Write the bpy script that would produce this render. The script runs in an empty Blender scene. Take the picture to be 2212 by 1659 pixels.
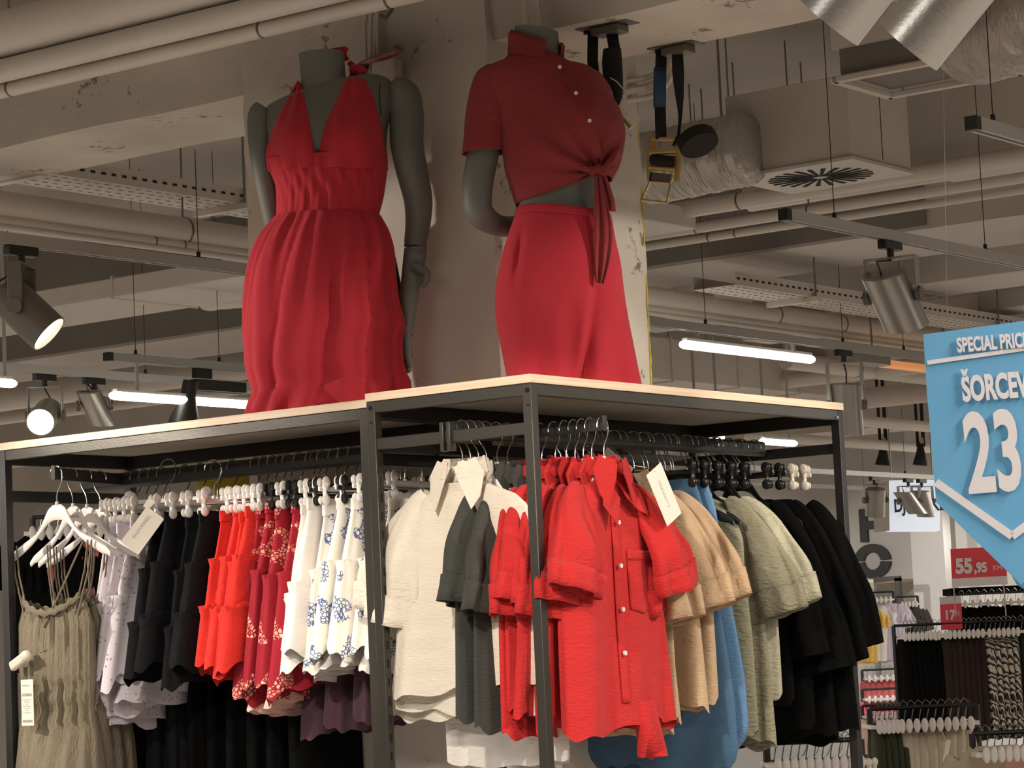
import bpy, bmesh, math, random
from mathutils import Vector, Matrix
S = bpy.context.scene
C = S.collection
PI = math.pi

# ---------------------------------------------------------------- camera
F = 5700.0
YAW, PITCH, ROLL = -0.63709, 0.09941, -0.04570
CAM = Vector((0, 0, 1.6))
FW = Vector((math.sin(YAW)*math.cos(PITCH), math.cos(YAW)*math.cos(PITCH), math.sin(PITCH)))
_r = FW.cross(Vector((0, 0, 1))).normalized(); _u = _r.cross(FW)
RT = _r*math.cos(ROLL)+_u*math.sin(ROLL)
UP = -_r*math.sin(ROLL)+_u*math.cos(ROLL)
cd = bpy.data.cameras.new('camera'); cam = bpy.data.objects.new('camera', cd); C.objects.link(cam)
cd.sensor_width = 36; cd.lens = F/2212*36; cd.clip_end = 200
m = Matrix((RT, UP, -FW)).transposed().to_4x4(); m.translation = CAM
cam.matrix_world = m
S.camera = cam

def ray(x, y): return FW+RT*((x-1106)/F)-UP*((y-829.5)/F)
def at(x, y, ax, v):
    "the point where the line of sight through pixel (x, y) meets the plane axis = v"
    d = ray(x, y); return CAM+d*((v-CAM[ax])/d[ax])

# ---------------------------------------------------------------- world and lights
W = bpy.data.worlds.new('world'); S.world = W; W.use_nodes = True
bg = W.node_tree.nodes['Background']; bg.inputs[0].default_value = (1.0, .90, .78, 1); bg.inputs[1].default_value = .025
S.view_settings.view_transform = 'Standard'; S.view_settings.look = 'None'
S.view_settings.exposure = 0.0; S.view_settings.gamma = 1.0; S.view_settings.use_curve_mapping = False

def area(loc, sx, sy, e, col=(1, .935, .86), rz=0):
    l = bpy.data.lights.new('area_light', 'AREA'); l.shape = 'RECTANGLE'; l.size = sx; l.size_y = sy; l.energy = e; l.color = col
    o = bpy.data.objects.new('area_light', l); C.objects.link(o); o.location = loc; o.rotation_euler = (0, 0, rz); return o
def spot(loc, aim, e, ang, blend=.4, col=(1, .90, .78), r=.045):
    l = bpy.data.lights.new('spot_beam', 'SPOT'); l.energy = e; l.spot_size = math.radians(ang); l.spot_blend = blend; l.color = col; l.shadow_soft_size = r
    o = bpy.data.objects.new('spot_beam', l); C.objects.link(o); o.location = loc
    o.rotation_euler = (Vector(aim)-Vector(loc)).to_track_quat('-Z', 'Y').to_euler(); return o
# unseen area lights added outside the frame to bounce light off the floor
for (x, y) in ((-8.6, 4.2), (-6.2, 1.2), (-3.0, 1.6), (-.6, 4.6), (.8, 8.6), (-1.2, 12), (-11.5, 6), (-13.5, 10.5), (-17, 15), (-2.5, 18)):
    area((x, y, 3.0), 1.5, .25, 104)
for (x, y) in ((-7.5, 19.5), (-8.5, 22.5), (-22.5, 19), (-24, 22)): area((x, y, 3.2), 1.5, .3, 120)  # more unseen lights, added to brighten the end wall
# inside the frame, beams of the linear lamps that show
area((-8.0, 11.6, 2.78), .1, 1.3, 20); area((-12.0, 9.8, 2.75), .1, 1.3, 20)
# track spotlights
spot((-1.75, 5.95, 2.86), (-4.10, 5.95, 1.80), 125, 46, .3)        # from the right on the box rack, the trousers and the pillar flank
spot((-3.30, 3.15, 2.88), (-4.05, 5.5, 1.62), 180, 32, .25)       # on the shirts of the box rack
spot((-6.8, 3.6, 2.88), (-4.92, 5.5, 2.44), 185, 25, .4)          # from the left on the dress
spot((-6.6, 3.5, 2.85), (-5.1, 5.5, 1.60), 235, 29, .3)            # from the left on the skirts
spot((-4.35, 3.1, 2.86), (-4.85, 5.4, 1.60), 140, 25, .3)
spot((-1.7, 7.25, 2.92), (-4.36, 6.45, 2.22), 120, 30, .4)           # from the right rear on the pillar flank
for (x, y, ax, ay, e) in ((-13.2, 20.5, -12.6, 24, 130), (-11.6, 20.5, -11.4, 24, 90), (-14.8, 20.5, -15, 24, 90), (-8.6, 15.2, -10, 16.6, 200), (-8.2, 11, -8.6, 12.6, 120)):
    spot((x, y, 2.8), (ax, ay, 1.5), e, 60, .6, (1, .95, .9))

# ---------------------------------------------------------------- materials
def new_mat(name):
    m = bpy.data.materials.new(name); m.use_nodes = True
    return m, m.node_tree, m.node_tree.nodes['Principled BSDF']
def mat(name, col, rough=.6, metal=0, bump=0, scale=40, var=0, vscale=3, sheen=0, emit=None, es=1, stretch=None, spec=None):
    m, t, b = new_mat(name); N = t.nodes; Lk = t.links
    b.inputs['Base Color'].default_value = (*col, 1); b.inputs['Roughness'].default_value = rough; b.inputs['Metallic'].default_value = metal
    if spec is not None: b.inputs['Specular IOR Level'].default_value = spec
    if sheen: b.inputs['Sheen Weight'].default_value = sheen; b.inputs['Sheen Roughness'].default_value = .5
    if emit: b.inputs['Emission Color'].default_value = (*emit, 1); b.inputs['Emission Strength'].default_value = es
    if bump or var:
        tc = N.new('ShaderNodeTexCoord'); vec = tc.outputs['Object']
        if stretch:
            mp = N.new('ShaderNodeMapping'); mp.inputs['Scale'].default_value = stretch; Lk.new(vec, mp.inputs[0]); vec = mp.outputs[0]
    if bump:
        n = N.new('ShaderNodeTexNoise'); n.inputs['Scale'].default_value = scale; n.inputs['Detail'].default_value = 6; Lk.new(vec, n.inputs['Vector'])
        bp = N.new('ShaderNodeBump'); bp.inputs['Strength'].default_value = bump; bp.inputs['Distance'].default_value = .01
        Lk.new(n.outputs[0], bp.inputs['Height']); Lk.new(bp.outputs[0], b.inputs['Normal'])
    if var:
        n2 = N.new('ShaderNodeTexNoise'); n2.inputs['Scale'].default_value = vscale; n2.inputs['Detail'].default_value = 5; Lk.new(vec, n2.inputs['Vector'])
        r = N.new('ShaderNodeValToRGB'); r.color_ramp.elements[0].position = .3; r.color_ramp.elements[1].position = .7
        r.color_ramp.elements[0].color = (*[c*(1-var) for c in col], 1); r.color_ramp.elements[1].color = (*[min(1, c*(1+var*.5)) for c in col], 1)
        Lk.new(n2.outputs[0], r.inputs[0]); Lk.new(r.outputs[0], b.inputs['Base Color'])
    return m
def fabric(name, col, crinkle=.5, rough=.85, scale=60, stretch=(1, 1, 3.5)):
    dk = max(col) < .03
    return mat(name, col, rough, bump=crinkle, scale=scale, var=.06, vscale=8, sheen=0 if dk else .08, stretch=stretch, spec=.04 if dk else .15)
def speckled(name, col, dark, scale, thr, rough=.8, bump=.25):
    "painted concrete: pits and dark scuffs"
    m = mat(name, col, rough, bump=bump, scale=22, var=.2, vscale=2.2); t = m.node_tree; N = t.nodes; Lk = t.links; b = N['Principled BSDF']
    src = b.inputs['Base Color'].links[0].from_socket
    tc = N.new('ShaderNodeTexCoord'); n = N.new('ShaderNodeTexNoise'); n.inputs['Scale'].default_value = scale; n.inputs['Detail'].default_value = 9; n.inputs['Roughness'].default_value = .7
    Lk.new(tc.outputs['Object'], n.inputs['Vector'])
    n3 = N.new('ShaderNodeTexNoise'); n3.inputs['Scale'].default_value = scale*.18; Lk.new(tc.outputs['Object'], n3.inputs['Vector'])
    ad = N.new('ShaderNodeMath'); ad.operation = 'MULTIPLY'; Lk.new(n.outputs[0], ad.inputs[0]); Lk.new(n3.outputs[0], ad.inputs[1])
    r = N.new('ShaderNodeValToRGB'); r.color_ramp.elements[0].position = thr; r.color_ramp.elements[1].position = thr+.035
    Lk.new(ad.outputs[0], r.inputs[0])
    mx = N.new('ShaderNodeMix'); mx.data_type = 'RGBA'; Lk.new(r.outputs[0], mx.inputs[0]); Lk.new(src, mx.inputs[6]); mx.inputs[7].default_value = (*dark, 1)
    Lk.new(mx.outputs[2], b.inputs['Base Color']); return m
def floral(name, base, petal, petal2, scale=9, thr=.5, ink=None):
    "blossoms in clusters on plain cloth"
    m, t, b = new_mat(name); N = t.nodes; Lk = t.links; b.inputs['Roughness'].default_value = .85; b.inputs['Specular IOR Level'].default_value = .2
    tc = N.new('ShaderNodeTexCoord'); vec = tc.outputs['Object']
    v = N.new('ShaderNodeTexVoronoi'); v.inputs['Scale'].default_value = scale*15; Lk.new(vec, v.inputs['Vector'])
    nz = N.new('ShaderNodeTexNoise'); nz.inputs['Scale'].default_value = scale*2.2; nz.inputs['Detail'].default_value = 1; Lk.new(vec, nz.inputs['Vector'])
    v2 = N.new('ShaderNodeTexVoronoi'); v2.feature = 'DISTANCE_TO_EDGE'; v2.inputs['Scale'].default_value = scale*15; Lk.new(vec, v2.inputs['Vector'])
    inside = N.new('ShaderNodeMath'); inside.operation = 'GREATER_THAN'; Lk.new(nz.outputs[0], inside.inputs[0]); inside.inputs[1].default_value = thr
    pet = N.new('ShaderNodeMath'); pet.operation = 'GREATER_THAN' if not ink else 'LESS_THAN'; Lk.new(v2.outputs['Distance'], pet.inputs[0]); pet.inputs[1].default_value = .13 if not ink else .11
    mk = N.new('ShaderNodeMath'); mk.operation = 'MULTIPLY'; Lk.new(inside.outputs[0], mk.inputs[0]); Lk.new(pet.outputs[0], mk.inputs[1])
    c = N.new('ShaderNodeMix'); c.data_type = 'RGBA'; Lk.new(v.outputs['Color'], c.inputs[0]); c.inputs[6].default_value = (*petal, 1); c.inputs[7].default_value = (*petal2, 1)
    mx = N.new('ShaderNodeMix'); mx.data_type = 'RGBA'; Lk.new(mk.outputs[0], mx.inputs[0]); mx.inputs[6].default_value = (*base, 1); Lk.new(c.outputs[2], mx.inputs[7])
    Lk.new(mx.outputs[2], b.inputs['Base Color']); return m
def eyelet(name, col, hole, scale=60):
    m, t, b = new_mat(name); N = t.nodes; Lk = t.links; b.inputs['Roughness'].default_value = .85
    tc = N.new('ShaderNodeTexCoord'); v = N.new('ShaderNodeTexVoronoi'); v.inputs['Scale'].default_value = scale; v.inputs['Randomness'].default_value = .6
    Lk.new(tc.outputs['Object'], v.inputs['Vector'])
    r = N.new('ShaderNodeValToRGB'); r.color_ramp.elements[0].position = .17; r.color_ramp.elements[1].position = .24
    r.color_ramp.elements[0].color = (*hole, 1); r.color_ramp.elements[1].color = (*col, 1)
    Lk.new(v.outputs['Distance'], r.inputs[0]); Lk.new(r.outputs[0], b.inputs['Base Color']); return m
def zebra(name, a, c2, scale=14):
    m, t, b = new_mat(name); N = t.nodes; Lk = t.links; b.inputs['Roughness'].default_value = .8
    tc = N.new('ShaderNodeTexCoord'); w = N.new('ShaderNodeTexWave'); w.inputs['Scale'].default_value = scale; w.inputs['Distortion'].default_value = 9; w.inputs['Detail'].default_value = 1.5
    w.bands_direction = 'DIAGONAL'; Lk.new(tc.outputs['Object'], w.inputs['Vector'])
    r = N.new('ShaderNodeValToRGB'); r.color_ramp.interpolation = 'CONSTANT'; r.color_ramp.elements[1].position = .5
    r.color_ramp.elements[0].color = (*a, 1); r.color_ramp.elements[1].color = (*c2, 1)
    Lk.new(w.outputs[0], r.inputs[0]); Lk.new(r.outputs[0], b.inputs['Base Color']); return m
def wood(name, a, c2):
    m, t, b = new_mat(name); N = t.nodes; Lk = t.links; b.inputs['Roughness'].default_value = .45
    tc = N.new('ShaderNodeTexCoord'); mp = N.new('ShaderNodeMapping'); mp.inputs['Scale'].default_value = (.8, .8, 60); Lk.new(tc.outputs['Object'], mp.inputs[0])
    n = N.new('ShaderNodeTexNoise'); n.inputs['Scale'].default_value = 3; n.inputs['Detail'].default_value = 5; Lk.new(mp.outputs[0], n.inputs['Vector'])
    r = N.new('ShaderNodeValToRGB'); r.color_ramp.elements[0].position = .35; r.color_ramp.elements[1].position = .65
    r.color_ramp.elements[0].color = (*a, 1); r.color_ramp.elements[1].color = (*c2, 1); Lk.new(n.outputs[0], r.inputs[0]); Lk.new(r.outputs[0], b.inputs['Base Color']); return m

M = dict(
 concrete=speckled('painted_concrete', (.60, .55, .48), (.20, .17, .13), 26, .345),
 slab=mat('ceiling_paint', (.50, .46, .41), .9, bump=.2, scale=15, var=.12, vscale=1.5),
 duct=mat('painted_duct', (.60, .56, .50), .6, var=.06, vscale=3),
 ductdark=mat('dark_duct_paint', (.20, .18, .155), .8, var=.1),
 pipe=mat('painted_pipe', (.64, .59, .52), .5, var=.05, vscale=4),
 foil=mat('crumpled_foil_duct', (.55, .52, .47), .38, .55, bump=.9, scale=26, stretch=(4, 1, 1)),
 wall=mat('wall_paint', (.62, .60, .57), .8, bump=.1),
 floor=mat('floor_tiles', (.56, .51, .46), .5, var=.08),
 black=mat('black_powder_coat', (.018, .017, .016), .45),
 steel=mat('grey_painted_steel', (.060, .055, .046), .36, .5, bump=.05, scale=200),
 hole=mat('hole_shadow', (.004, .004, .004), .9),
 chrome=mat('chrome_wire', (.62, .60, .56), .22, 1),
 chromed=mat('dull_wire', (.30, .29, .27), .3, 1),
 alu=mat('brushed_aluminium', (.40, .385, .35), .36, .75, bump=.08, scale=120),
 aludark=mat('dark_anodised', (.16, .145, .12), .45, .5),
 track=mat('grey_track_profile', (.46, .45, .42), .45, .3),
 board=wood('light_ply_edge', (.70, .52, .36), (.86, .68, .50)),
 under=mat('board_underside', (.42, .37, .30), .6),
 whiteplastic=mat('white_plastic', (.78, .74, .70), .35),
 creamplastic=mat('cream_plastic', (.72, .66, .55), .4),
 blackplastic=mat('black_plastic', (.012, .012, .012), .3),
 card=mat('cream_card', (.80, .74, .64), .6),
 ink=mat('grey_print', (.42, .40, .38), .7),
 skin=mat('grey_mannequin_finish', (.135, .142, .125), .55, var=.03),
 seam=mat('dark_seam', (.02, .02, .018), .8),
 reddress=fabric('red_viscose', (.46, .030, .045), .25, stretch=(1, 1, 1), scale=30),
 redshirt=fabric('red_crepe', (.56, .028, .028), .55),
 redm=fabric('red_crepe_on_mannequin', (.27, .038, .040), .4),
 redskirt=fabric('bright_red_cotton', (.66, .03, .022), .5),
 white=fabric('off_white_crepe', (.80, .72, .60), .5),
 whitecotton=fabric('white_cotton', (.74, .69, .64), .4),
 grey=fabric('charcoal_crepe', (.055, .055, .048), .5),
 beige=fabric('beige_crepe', (.56, .39, .24), .55),
 blue=fabric('blue_satin', (.065, .135, .225), .3, rough=.6),
 blue2=fabric('light_blue_satin', (.12, .24, .40), .4, rough=.5),
 olive=fabric('sage_crepe', (.30, .28, .19), 1.0, scale=45),
 olive2=fabric('pale_sage_crepe', (.50, .47, .34), .9, scale=45),
 blackcloth=fabric('black_viscose', (.005, .005, .005), .5),
 darkcloth=fabric('dark_cotton', (.011, .011, .012), .5),
 lilac=eyelet('lilac_broderie', (.72, .65, .70), (.36, .30, .36)),
 khaki=fabric('khaki_gauze', (.235, .195, .135), .7, stretch=(3, 3, 1)),
 burgundy=floral('burgundy_floral', (.32, .016, .028), (.90, .58, .46), (.62, .16, .10), 6, .545),
 bluefloral=floral('white_cloth_blue_flowers', (.76, .72, .64), (.05, .08, .22), (.12, .17, .34), 7, .53, ink=True),
 plum=fabric('plum_cotton', (.055, .025, .035), .5),
 pink=fabric('pale_pink_lining', (.80, .50, .42), .3),
 strap=mat('black_webbing', (.010, .010, .010), .8, bump=.4, scale=300),
 bluewrap=mat('blue_label_sleeve', (.025, .075, .16), .6),
 brass=mat('yellow_zinc', (.62, .47, .20), .35, .9),
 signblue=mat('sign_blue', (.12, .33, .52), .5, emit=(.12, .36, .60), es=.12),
 signwhite=mat('sign_white', (.75, .70, .70), .5),
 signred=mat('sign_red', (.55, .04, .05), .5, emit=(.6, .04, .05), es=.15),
 lamp=mat('lamp_tube', (1, 1, 1), .5, emit=(1, .93, .80), es=9),
 lens=mat('lamp_lens', (1, 1, 1), .5, emit=(1, .93, .82), es=8),
 lightbox=mat('lit_white_box', (.8, .8, .8), .5, emit=(.75, .85, 1), es=.55),
 lettering=mat('dark_lettering', (.045, .042, .04), .6),
 yellow=mat('yellow_card', (.50, .38, .02), .6),
 zebra=zebra('zebra_print', (.62, .55, .45), (.03, .025, .02)),
 brown=fabric('dark_brown_cotton', (.035, .02, .018), .5),
 greenp=fabric('olive_green_cotton', (.05, .055, .03), .5),
 cream=fabric('cream_cotton', (.55, .48, .36), .4),
 coral=fabric('coral_cotton', (.75, .16, .18), .4),
 mustard=fabric('mustard_cotton', (.75, .48, .10), .4),
 lilacplain=fabric('pale_lilac_cotton', (.55, .50, .60), .4),
 orange=mat('amber_panel', (.75, .30, .12), .5, emit=(1, .4, .15), es=.4),
 tape=mat('red_white_tape', (.42, .16, .13), .5, var=.5, vscale=30),
 rust=mat('rusty_edge_paint', (.62, .50, .04), .7),
)

# ---------------------------------------------------------------- mesh helpers
class MB:
    def __init__(s): s.v = []; s.f = []; s.mi = []; s.cur = 0
    def add(s, vs, fs):
        b = len(s.v); s.v += [tuple(v) for v in vs]; s.f += [tuple(i+b for i in f) for f in fs]; s.mi += [s.cur]*len(fs); return s
    def box(s, c, d, R=None):
        c = Vector(c); vs = []
        for x in (-.5, .5):
            for y in (-.5, .5):
                for z in (-.5, .5):
                    p = Vector((x*d[0], y*d[1], z*d[2]))
                    if R: p = R @ p
                    vs.append(c+p)
        return s.add(vs, [(0, 1, 3, 2), (4, 6, 7, 5), (0, 4, 5, 1), (2, 3, 7, 6), (0, 2, 6, 4), (1, 5, 7, 3)])
    def span(s, a, b):
        a = Vector(a); b = Vector(b); return s.box((a+b)/2, [abs(b[i]-a[i]) for i in range(3)])
    def tube(s, pts, r, n=8, cap=True, flat=None):
        pts = [Vector(p) for p in pts]; k = len(pts); rs = r if hasattr(r, '__len__') else [r]*k
        vs = []; up = None
        for i, p in enumerate(pts):
            t = (pts[min(i+1, k-1)]-pts[max(i-1, 0)])
            t = t.normalized() if t.length > 1e-9 else Vector((0, 0, 1))
            if up is None: up = Vector((0, 0, 1)) if abs(t.z) < .9 else Vector((0, 1, 0))
            a = up.cross(t)
            if a.length < 1e-4: a = Vector((1, 0, 0)).cross(t)
            a.normalize(); b = t.cross(a).normalized(); up = b
            fl = flat if flat else 1
            for j in range(n):
                q = 2*PI*j/n; vs.append(p+(a*math.cos(q)+b*math.sin(q)*fl)*rs[i])
        fs = [(i*n+j, i*n+(j+1) % n, (i+1)*n+(j+1) % n, (i+1)*n+j) for i in range(k-1) for j in range(n)]
        if cap: fs += [tuple(range(n))[::-1], tuple((k-1)*n+j for j in range(n))]
        return s.add(vs, fs)
    def grid(s, rows, closed=True, cap0=False, cap1=False):
        k = len(rows); n = len(rows[0]); vs = [p for r in rows for p in r]; m2 = n if closed else n-1
        fs = [(i*n+j, i*n+(j+1) % n, (i+1)*n+(j+1) % n, (i+1)*n+j) for i in range(k-1) for j in range(m2)]
        if cap0: fs.append(tuple(range(n))[::-1])
        if cap1: fs.append(tuple((k-1)*n+j for j in range(n)))
        return s.add(vs, fs)
    def ball(s, c, r, nu=12, nv=8, R=None):
        c = Vector(c); r = r if hasattr(r, '__len__') else (r, r, r); rows = []
        for i in range(nv+1):
            t = PI*i/nv; t = min(max(t, .02), PI-.02); row = []
            for j in range(nu):
                q = 2*PI*j/nu; p = Vector((r[0]*math.sin(t)*math.cos(q), r[1]*math.sin(t)*math.sin(q), r[2]*math.cos(t)))
                if R: p = R @ p
                row.append(c+p)
            rows.append(row)
        return s.grid(rows, cap0=True, cap1=True)
    def prism(s, pts, off):
        "polygon pts (3D) pushed along the vector off"
        n = len(pts); off = Vector(off); a = [Vector(p) for p in pts]; b = [p+off for p in a]
        return s.add(a+b, [tuple(range(n)), tuple(range(2*n-1, n-1, -1))]+[(i, i+n, (i+1) % n+n, (i+1) % n) for i in range(n)])
    def build(s, name, mt, parent=None, off=None, smooth=True, bevel=0, sharp=40, solid=0):
        me = bpy.data.meshes.new(name)
        if off is not None: o3 = Vector(off); vs = [tuple(Vector(v)-o3) for v in s.v]
        else: vs = s.v
        me.from_pydata(vs, [], s.f); 
        for mm in (mt if isinstance(mt, (list, tuple)) else [mt]): me.materials.append(M[mm] if isinstance(mm, str) else mm)
        me.polygons.foreach_set('material_index', s.mi)
        bm = bmesh.new(); bm.from_mesh(me); bmesh.ops.recalc_face_normals(bm, faces=bm.faces)
        for f in bm.faces: f.smooth = smooth
        for e in bm.edges:
            if len(e.link_faces) == 2 and e.calc_face_angle(0) > math.radians(sharp): e.smooth = False
        bm.to_mesh(me); bm.free()
        o = bpy.data.objects.new(name, me); C.objects.link(o)
        if parent: o.parent = parent
        elif off is not None: o.location = off
        if bevel: b = o.modifiers.new('bevel', 'BEVEL'); b.width = bevel; b.segments = 2; b.limit_method = 'ANGLE'; b.angle_limit = math.radians(40)
        if solid: q = o.modifiers.new('thickness', 'SOLIDIFY'); q.thickness = solid; q.offset = 0
        return o
def tag(o, label, cat, group=None):
    o['label'] = label; o['category'] = cat
    if group: o['group'] = group
    return o
def thing(name, label, cat, loc=(0, 0, 0), rz=0, group=None):
    o = bpy.data.objects.new(name, None); C.objects.link(o); o.empty_display_size = .05; o.location = loc; o.rotation_euler = (0, 0, rz)
    return tag(o, label, cat, group)
def structure(o): o['kind'] = 'structure'; return o
def copy_tree(root, loc, rz=None, label=None, group=None):
    r = root.copy(); C.objects.link(r); r.location = loc
    if rz is not None: r.rotation_euler = (0, 0, rz)
    if label: r['label'] = label
    if group: r['group'] = group
    for ch in list(root.children):
        c = ch.copy(); C.objects.link(c); c.parent = r
        for g in list(ch.children):
            d = g.copy(); C.objects.link(d); d.parent = c
    return r
def text(s, name, size, mt, parent, loc, rot, ext=.0015, sx=1, align='LEFT', bold=0):
    cu = bpy.data.curves.new(name, 'FONT'); cu.body = s; cu.size = size; cu.extrude = ext; cu.align_x = align; cu.offset = bold
    cu.resolution_u = 4
    cu.materials.append(M[mt]); o = bpy.data.objects.new(name, cu); C.objects.link(o); o.parent = parent; o.location = loc; o.rotation_euler = rot; o.scale = (sx, 1, 1)
    me = bpy.data.meshes.new_from_object(o); me.name = name
    q = bpy.data.objects.new(name, me); C.objects.link(q); q.parent = parent; q.location = loc; q.rotation_euler = rot; q.scale = (sx, 1, 1)
    bpy.data.objects.remove(o); return q
def lerp(a, b, t): return a+(b-a)*t
def interp(tab, v):
    if v <= tab[0][0]: return tab[0][1]
    for (a, x), (b, y) in zip(tab, tab[1:]):
        if v <= b:
            t = (v-a)/(b-a) if b > a else 0; t = t*t*(3-2*t) if False else t
            return x+(y-x)*t
    return tab[-1][1]
# ================================================================ the setting
SLAB = 3.9
def ptz(x, y, z): return at(x, y, 2, z)
MB().span((-40, -4, -.2), (14, 30, 0)).build('floor', 'floor', off=(0, 0, 0)); structure(bpy.data.objects['floor'])
structure(MB().span((-40, -1, SLAB), (14, 30, SLAB+.2)).build('ceiling', 'slab', off=(0, 0, SLAB)))
structure(MB().span((-40, 24, 0), (14, 24.2, SLAB)).build('wall_back', 'wall', off=(0, 24, 0)))
structure(MB().span((-26.2, -1, 0), (-26, 24, SLAB)).build('wall_left', 'wall', off=(-26, 0, 0)))
# the concrete pillar, its right arris chipped down to the yellow tape
def rough_box(a, b, n=26, jit=.006, seed=3):
    random.seed(seed); mb = MB(); rows = []
    ks = 7
    for i in range(n+1):
        z = lerp(a[2], b[2], i/n); row = []
        cs = [(a[0], a[1]), (b[0], a[1]), (b[0], b[1]), (a[0], b[1])]
        for k in range(4):
            p, q = cs[k], cs[(k+1) % 4]
            for j in range(ks):
                t = j/ks; e = jit if j == 0 else jit*.25
                row.append((lerp(p[0], q[0], t)+random.uniform(-e, e), lerp(p[1], q[1], t)+random.uniform(-e, e), z))
        rows.append(row)
    return mb.grid(rows, cap0=True, cap1=True)
PX0, PX1, PY0, PY1 = -5.285, -4.362, 5.845, 6.60
structure(rough_box((PX0, PY0, 0), (PX1, PY1, SLAB), 60, .005).build('pillar', 'concrete', off=(PX0, PY0, 0), sharp=60))
mb = MB()
random.seed(5)
for i in range(120):
    z = 1.2+i*.02
    mb.box((PX1+.0005, PY1-.001+random.uniform(-.002, .001), z), (.003, .006*random.random()+.001, .021))
structure(mb.build('trim_1', 'rust', off=(PX1, PY1, 1.2)))
# beams of the ceiling run with the shelf fronts
BZ = 3.304
def beam(y0, y1, z0, x0=-30, x1=8, mt='concrete', name='ceiling_beam', seed=1, jit=.004):
    random.seed(seed); rows = []; n = 150
    for i in range(n+1):
        x = lerp(x0, x1, i/n); j = lambda: random.uniform(-jit, jit)
        rows.append([(x, y0+j(), z0+j()), (x, (y0+y1)/2, z0+j()*.4), (x, y1+j(), z0+j()), (x, y1, (z0+SLAB)/2), (x, y1, SLAB), (x, y0, SLAB), (x, y0+j()*.4, (z0+SLAB)/2)])
    o = MB().grid(rows, cap0=True, cap1=True).build(name, mt, off=(x0, y0, z0), sharp=50); structure(o); return o
beam(5.875, 6.335, BZ, jit=.005)
B2 = ptz(211, 756, 3.30).y
beam(B2, B2+.75, 3.30, mt='slab', seed=2, jit=.002)
beam(B2+4.6, B2+5.3, 3.30, mt='slab', seed=3, jit=.002); beam(B2+9.5, B2+10.2, 3.30, mt='slab', seed=4, jit=.002)

# ---- ceiling services -------------------------------------------------------
def a_run(px, py, z, p0, p1):
    "a run along X whose near lower edge passes through the pixel; returns Y, X from, X to"
    P = ptz(px, py, z); return P.y, at(p0, py, 1, P.y).x, at(p1, py, 1, P.y).x
def b_run(px, py, z, p0, p1):
    P = ptz(px, py, z); return P.x, at(p0, py, 0, P.x).y, at(p1, py, 0, P.x).y
def pipe_a(px, py, z, r, p0, p1, label, mt='pipe', joints=(), group=None):
    "a round pipe along X, the lower edge through the pixel"
    Y, x0, x1 = a_run(px, py, z, p0, p1)
    t = thing('ceiling_pipe', label, 'pipe', (x0, Y, z+r), group=group)
    MB().tube([(0, 0, 0), (x1-x0, 0, 0)], r, 18).build('pipe_body', mt, t)
    for j in joints:
        xj = at(j, py, 1, Y).x-x0
        MB().tube([(xj-.004, 0, 0), (xj+.004, 0, 0)], r*1.05, 18).build('pipe_clamp', 'aludark', t)
        MB().tube([(xj, 0, r), (xj, 0, SLAB-z-r)], .004, 6).build('hanger_rod', 'chromed', t)
    return t
def pipe_b(px, py, z, r, p0, p1, label, mt='pipe', joints=(), group=None, hang=True):
    X, y0, y1 = b_run(px, py, z, p0, p1)
    t = thing('ceiling_pipe', label, 'pipe', (X, y0, z+r), group=group)
    MB().tube([(0, 0, 0), (0, y1-y0, 0)], r, 18).build('pipe_body', mt, t)
    for j in joints:
        yj = at(j, py, 0, X).y-y0
        MB().tube([(0, yj-.004, 0), (0, yj+.004, 0)], r*1.05, 18).build('pipe_clamp', 'aludark', t)
        if hang: MB().tube([(0, yj, r), (0, yj, SLAB-z-r)], .004, 6).build('hanger_rod', 'chromed', t)
    return t
def duct_a(px, py, z, p0, p1, depth, h, label, mt='duct', name='air_duct', seams=3, hang=True):
    Y, x0, x1 = a_run(px, py, z, p0, p1)
    t = thing(name, label, 'duct', (x0, Y, z))
    MB().span((0, 0, 0), (x1-x0, depth, h)).build('duct_body', mt, t, bevel=.006)
    for i in range(1, seams+1):
        x = (x1-x0)*i/(seams+1); MB().span((x-.006, -.007, -.007), (x+.006, depth+.007, h+.007)).build('flange', mt, t)
    if hang:
        for i in (0.1, .9):
            MB().tube([((x1-x0)*i, depth*.5, h), ((x1-x0)*i, depth*.5, SLAB-z)], .005, 6).build('hanger_rod', 'chromed', t)
    return t
def duct_b(px, py, z, p0, p1, depth, h, label, mt='duct', name='air_duct', seams=3):
    X, y0, y1 = b_run(px, py, z, p0, p1)
    t = thing(name, label, 'duct', (X, y0, z))
    MB().span((-depth, 0, 0), (0, y1-y0, h)).build('duct_body', mt, t, bevel=.006)
    for i in range(1, seams+1):
        y = (y1-y0)*i/(seams+1); MB().span((-depth-.007, y-.006, -.007), (.007, y+.006, h+.007)).build('flange', mt, t)
    for i in (0.1, .9):
        MB().tube([(-depth/2, (y1-y0)*i, h), (-depth/2, (y1-y0)*i, SLAB-z)], .005, 6).build('hanger_rod', 'chromed', t)
    return t
# three pipes along the near side of the first beam, top left
pipe_a(30, 207, 3.365, .024, -330, 1250, 'thin white pipe with black clips, lowest of the pipes along the beam at top left', joints=(24, 572, 850))
pipe_a(30, 172, 3.40, .036, -330, 1250, 'cream pipe just above the thin clipped pipe at top left')
pipe_a(30, 122, 3.475, .075, -330, 1250, 'thick cream pipe topmost along the beam at top left')
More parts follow.
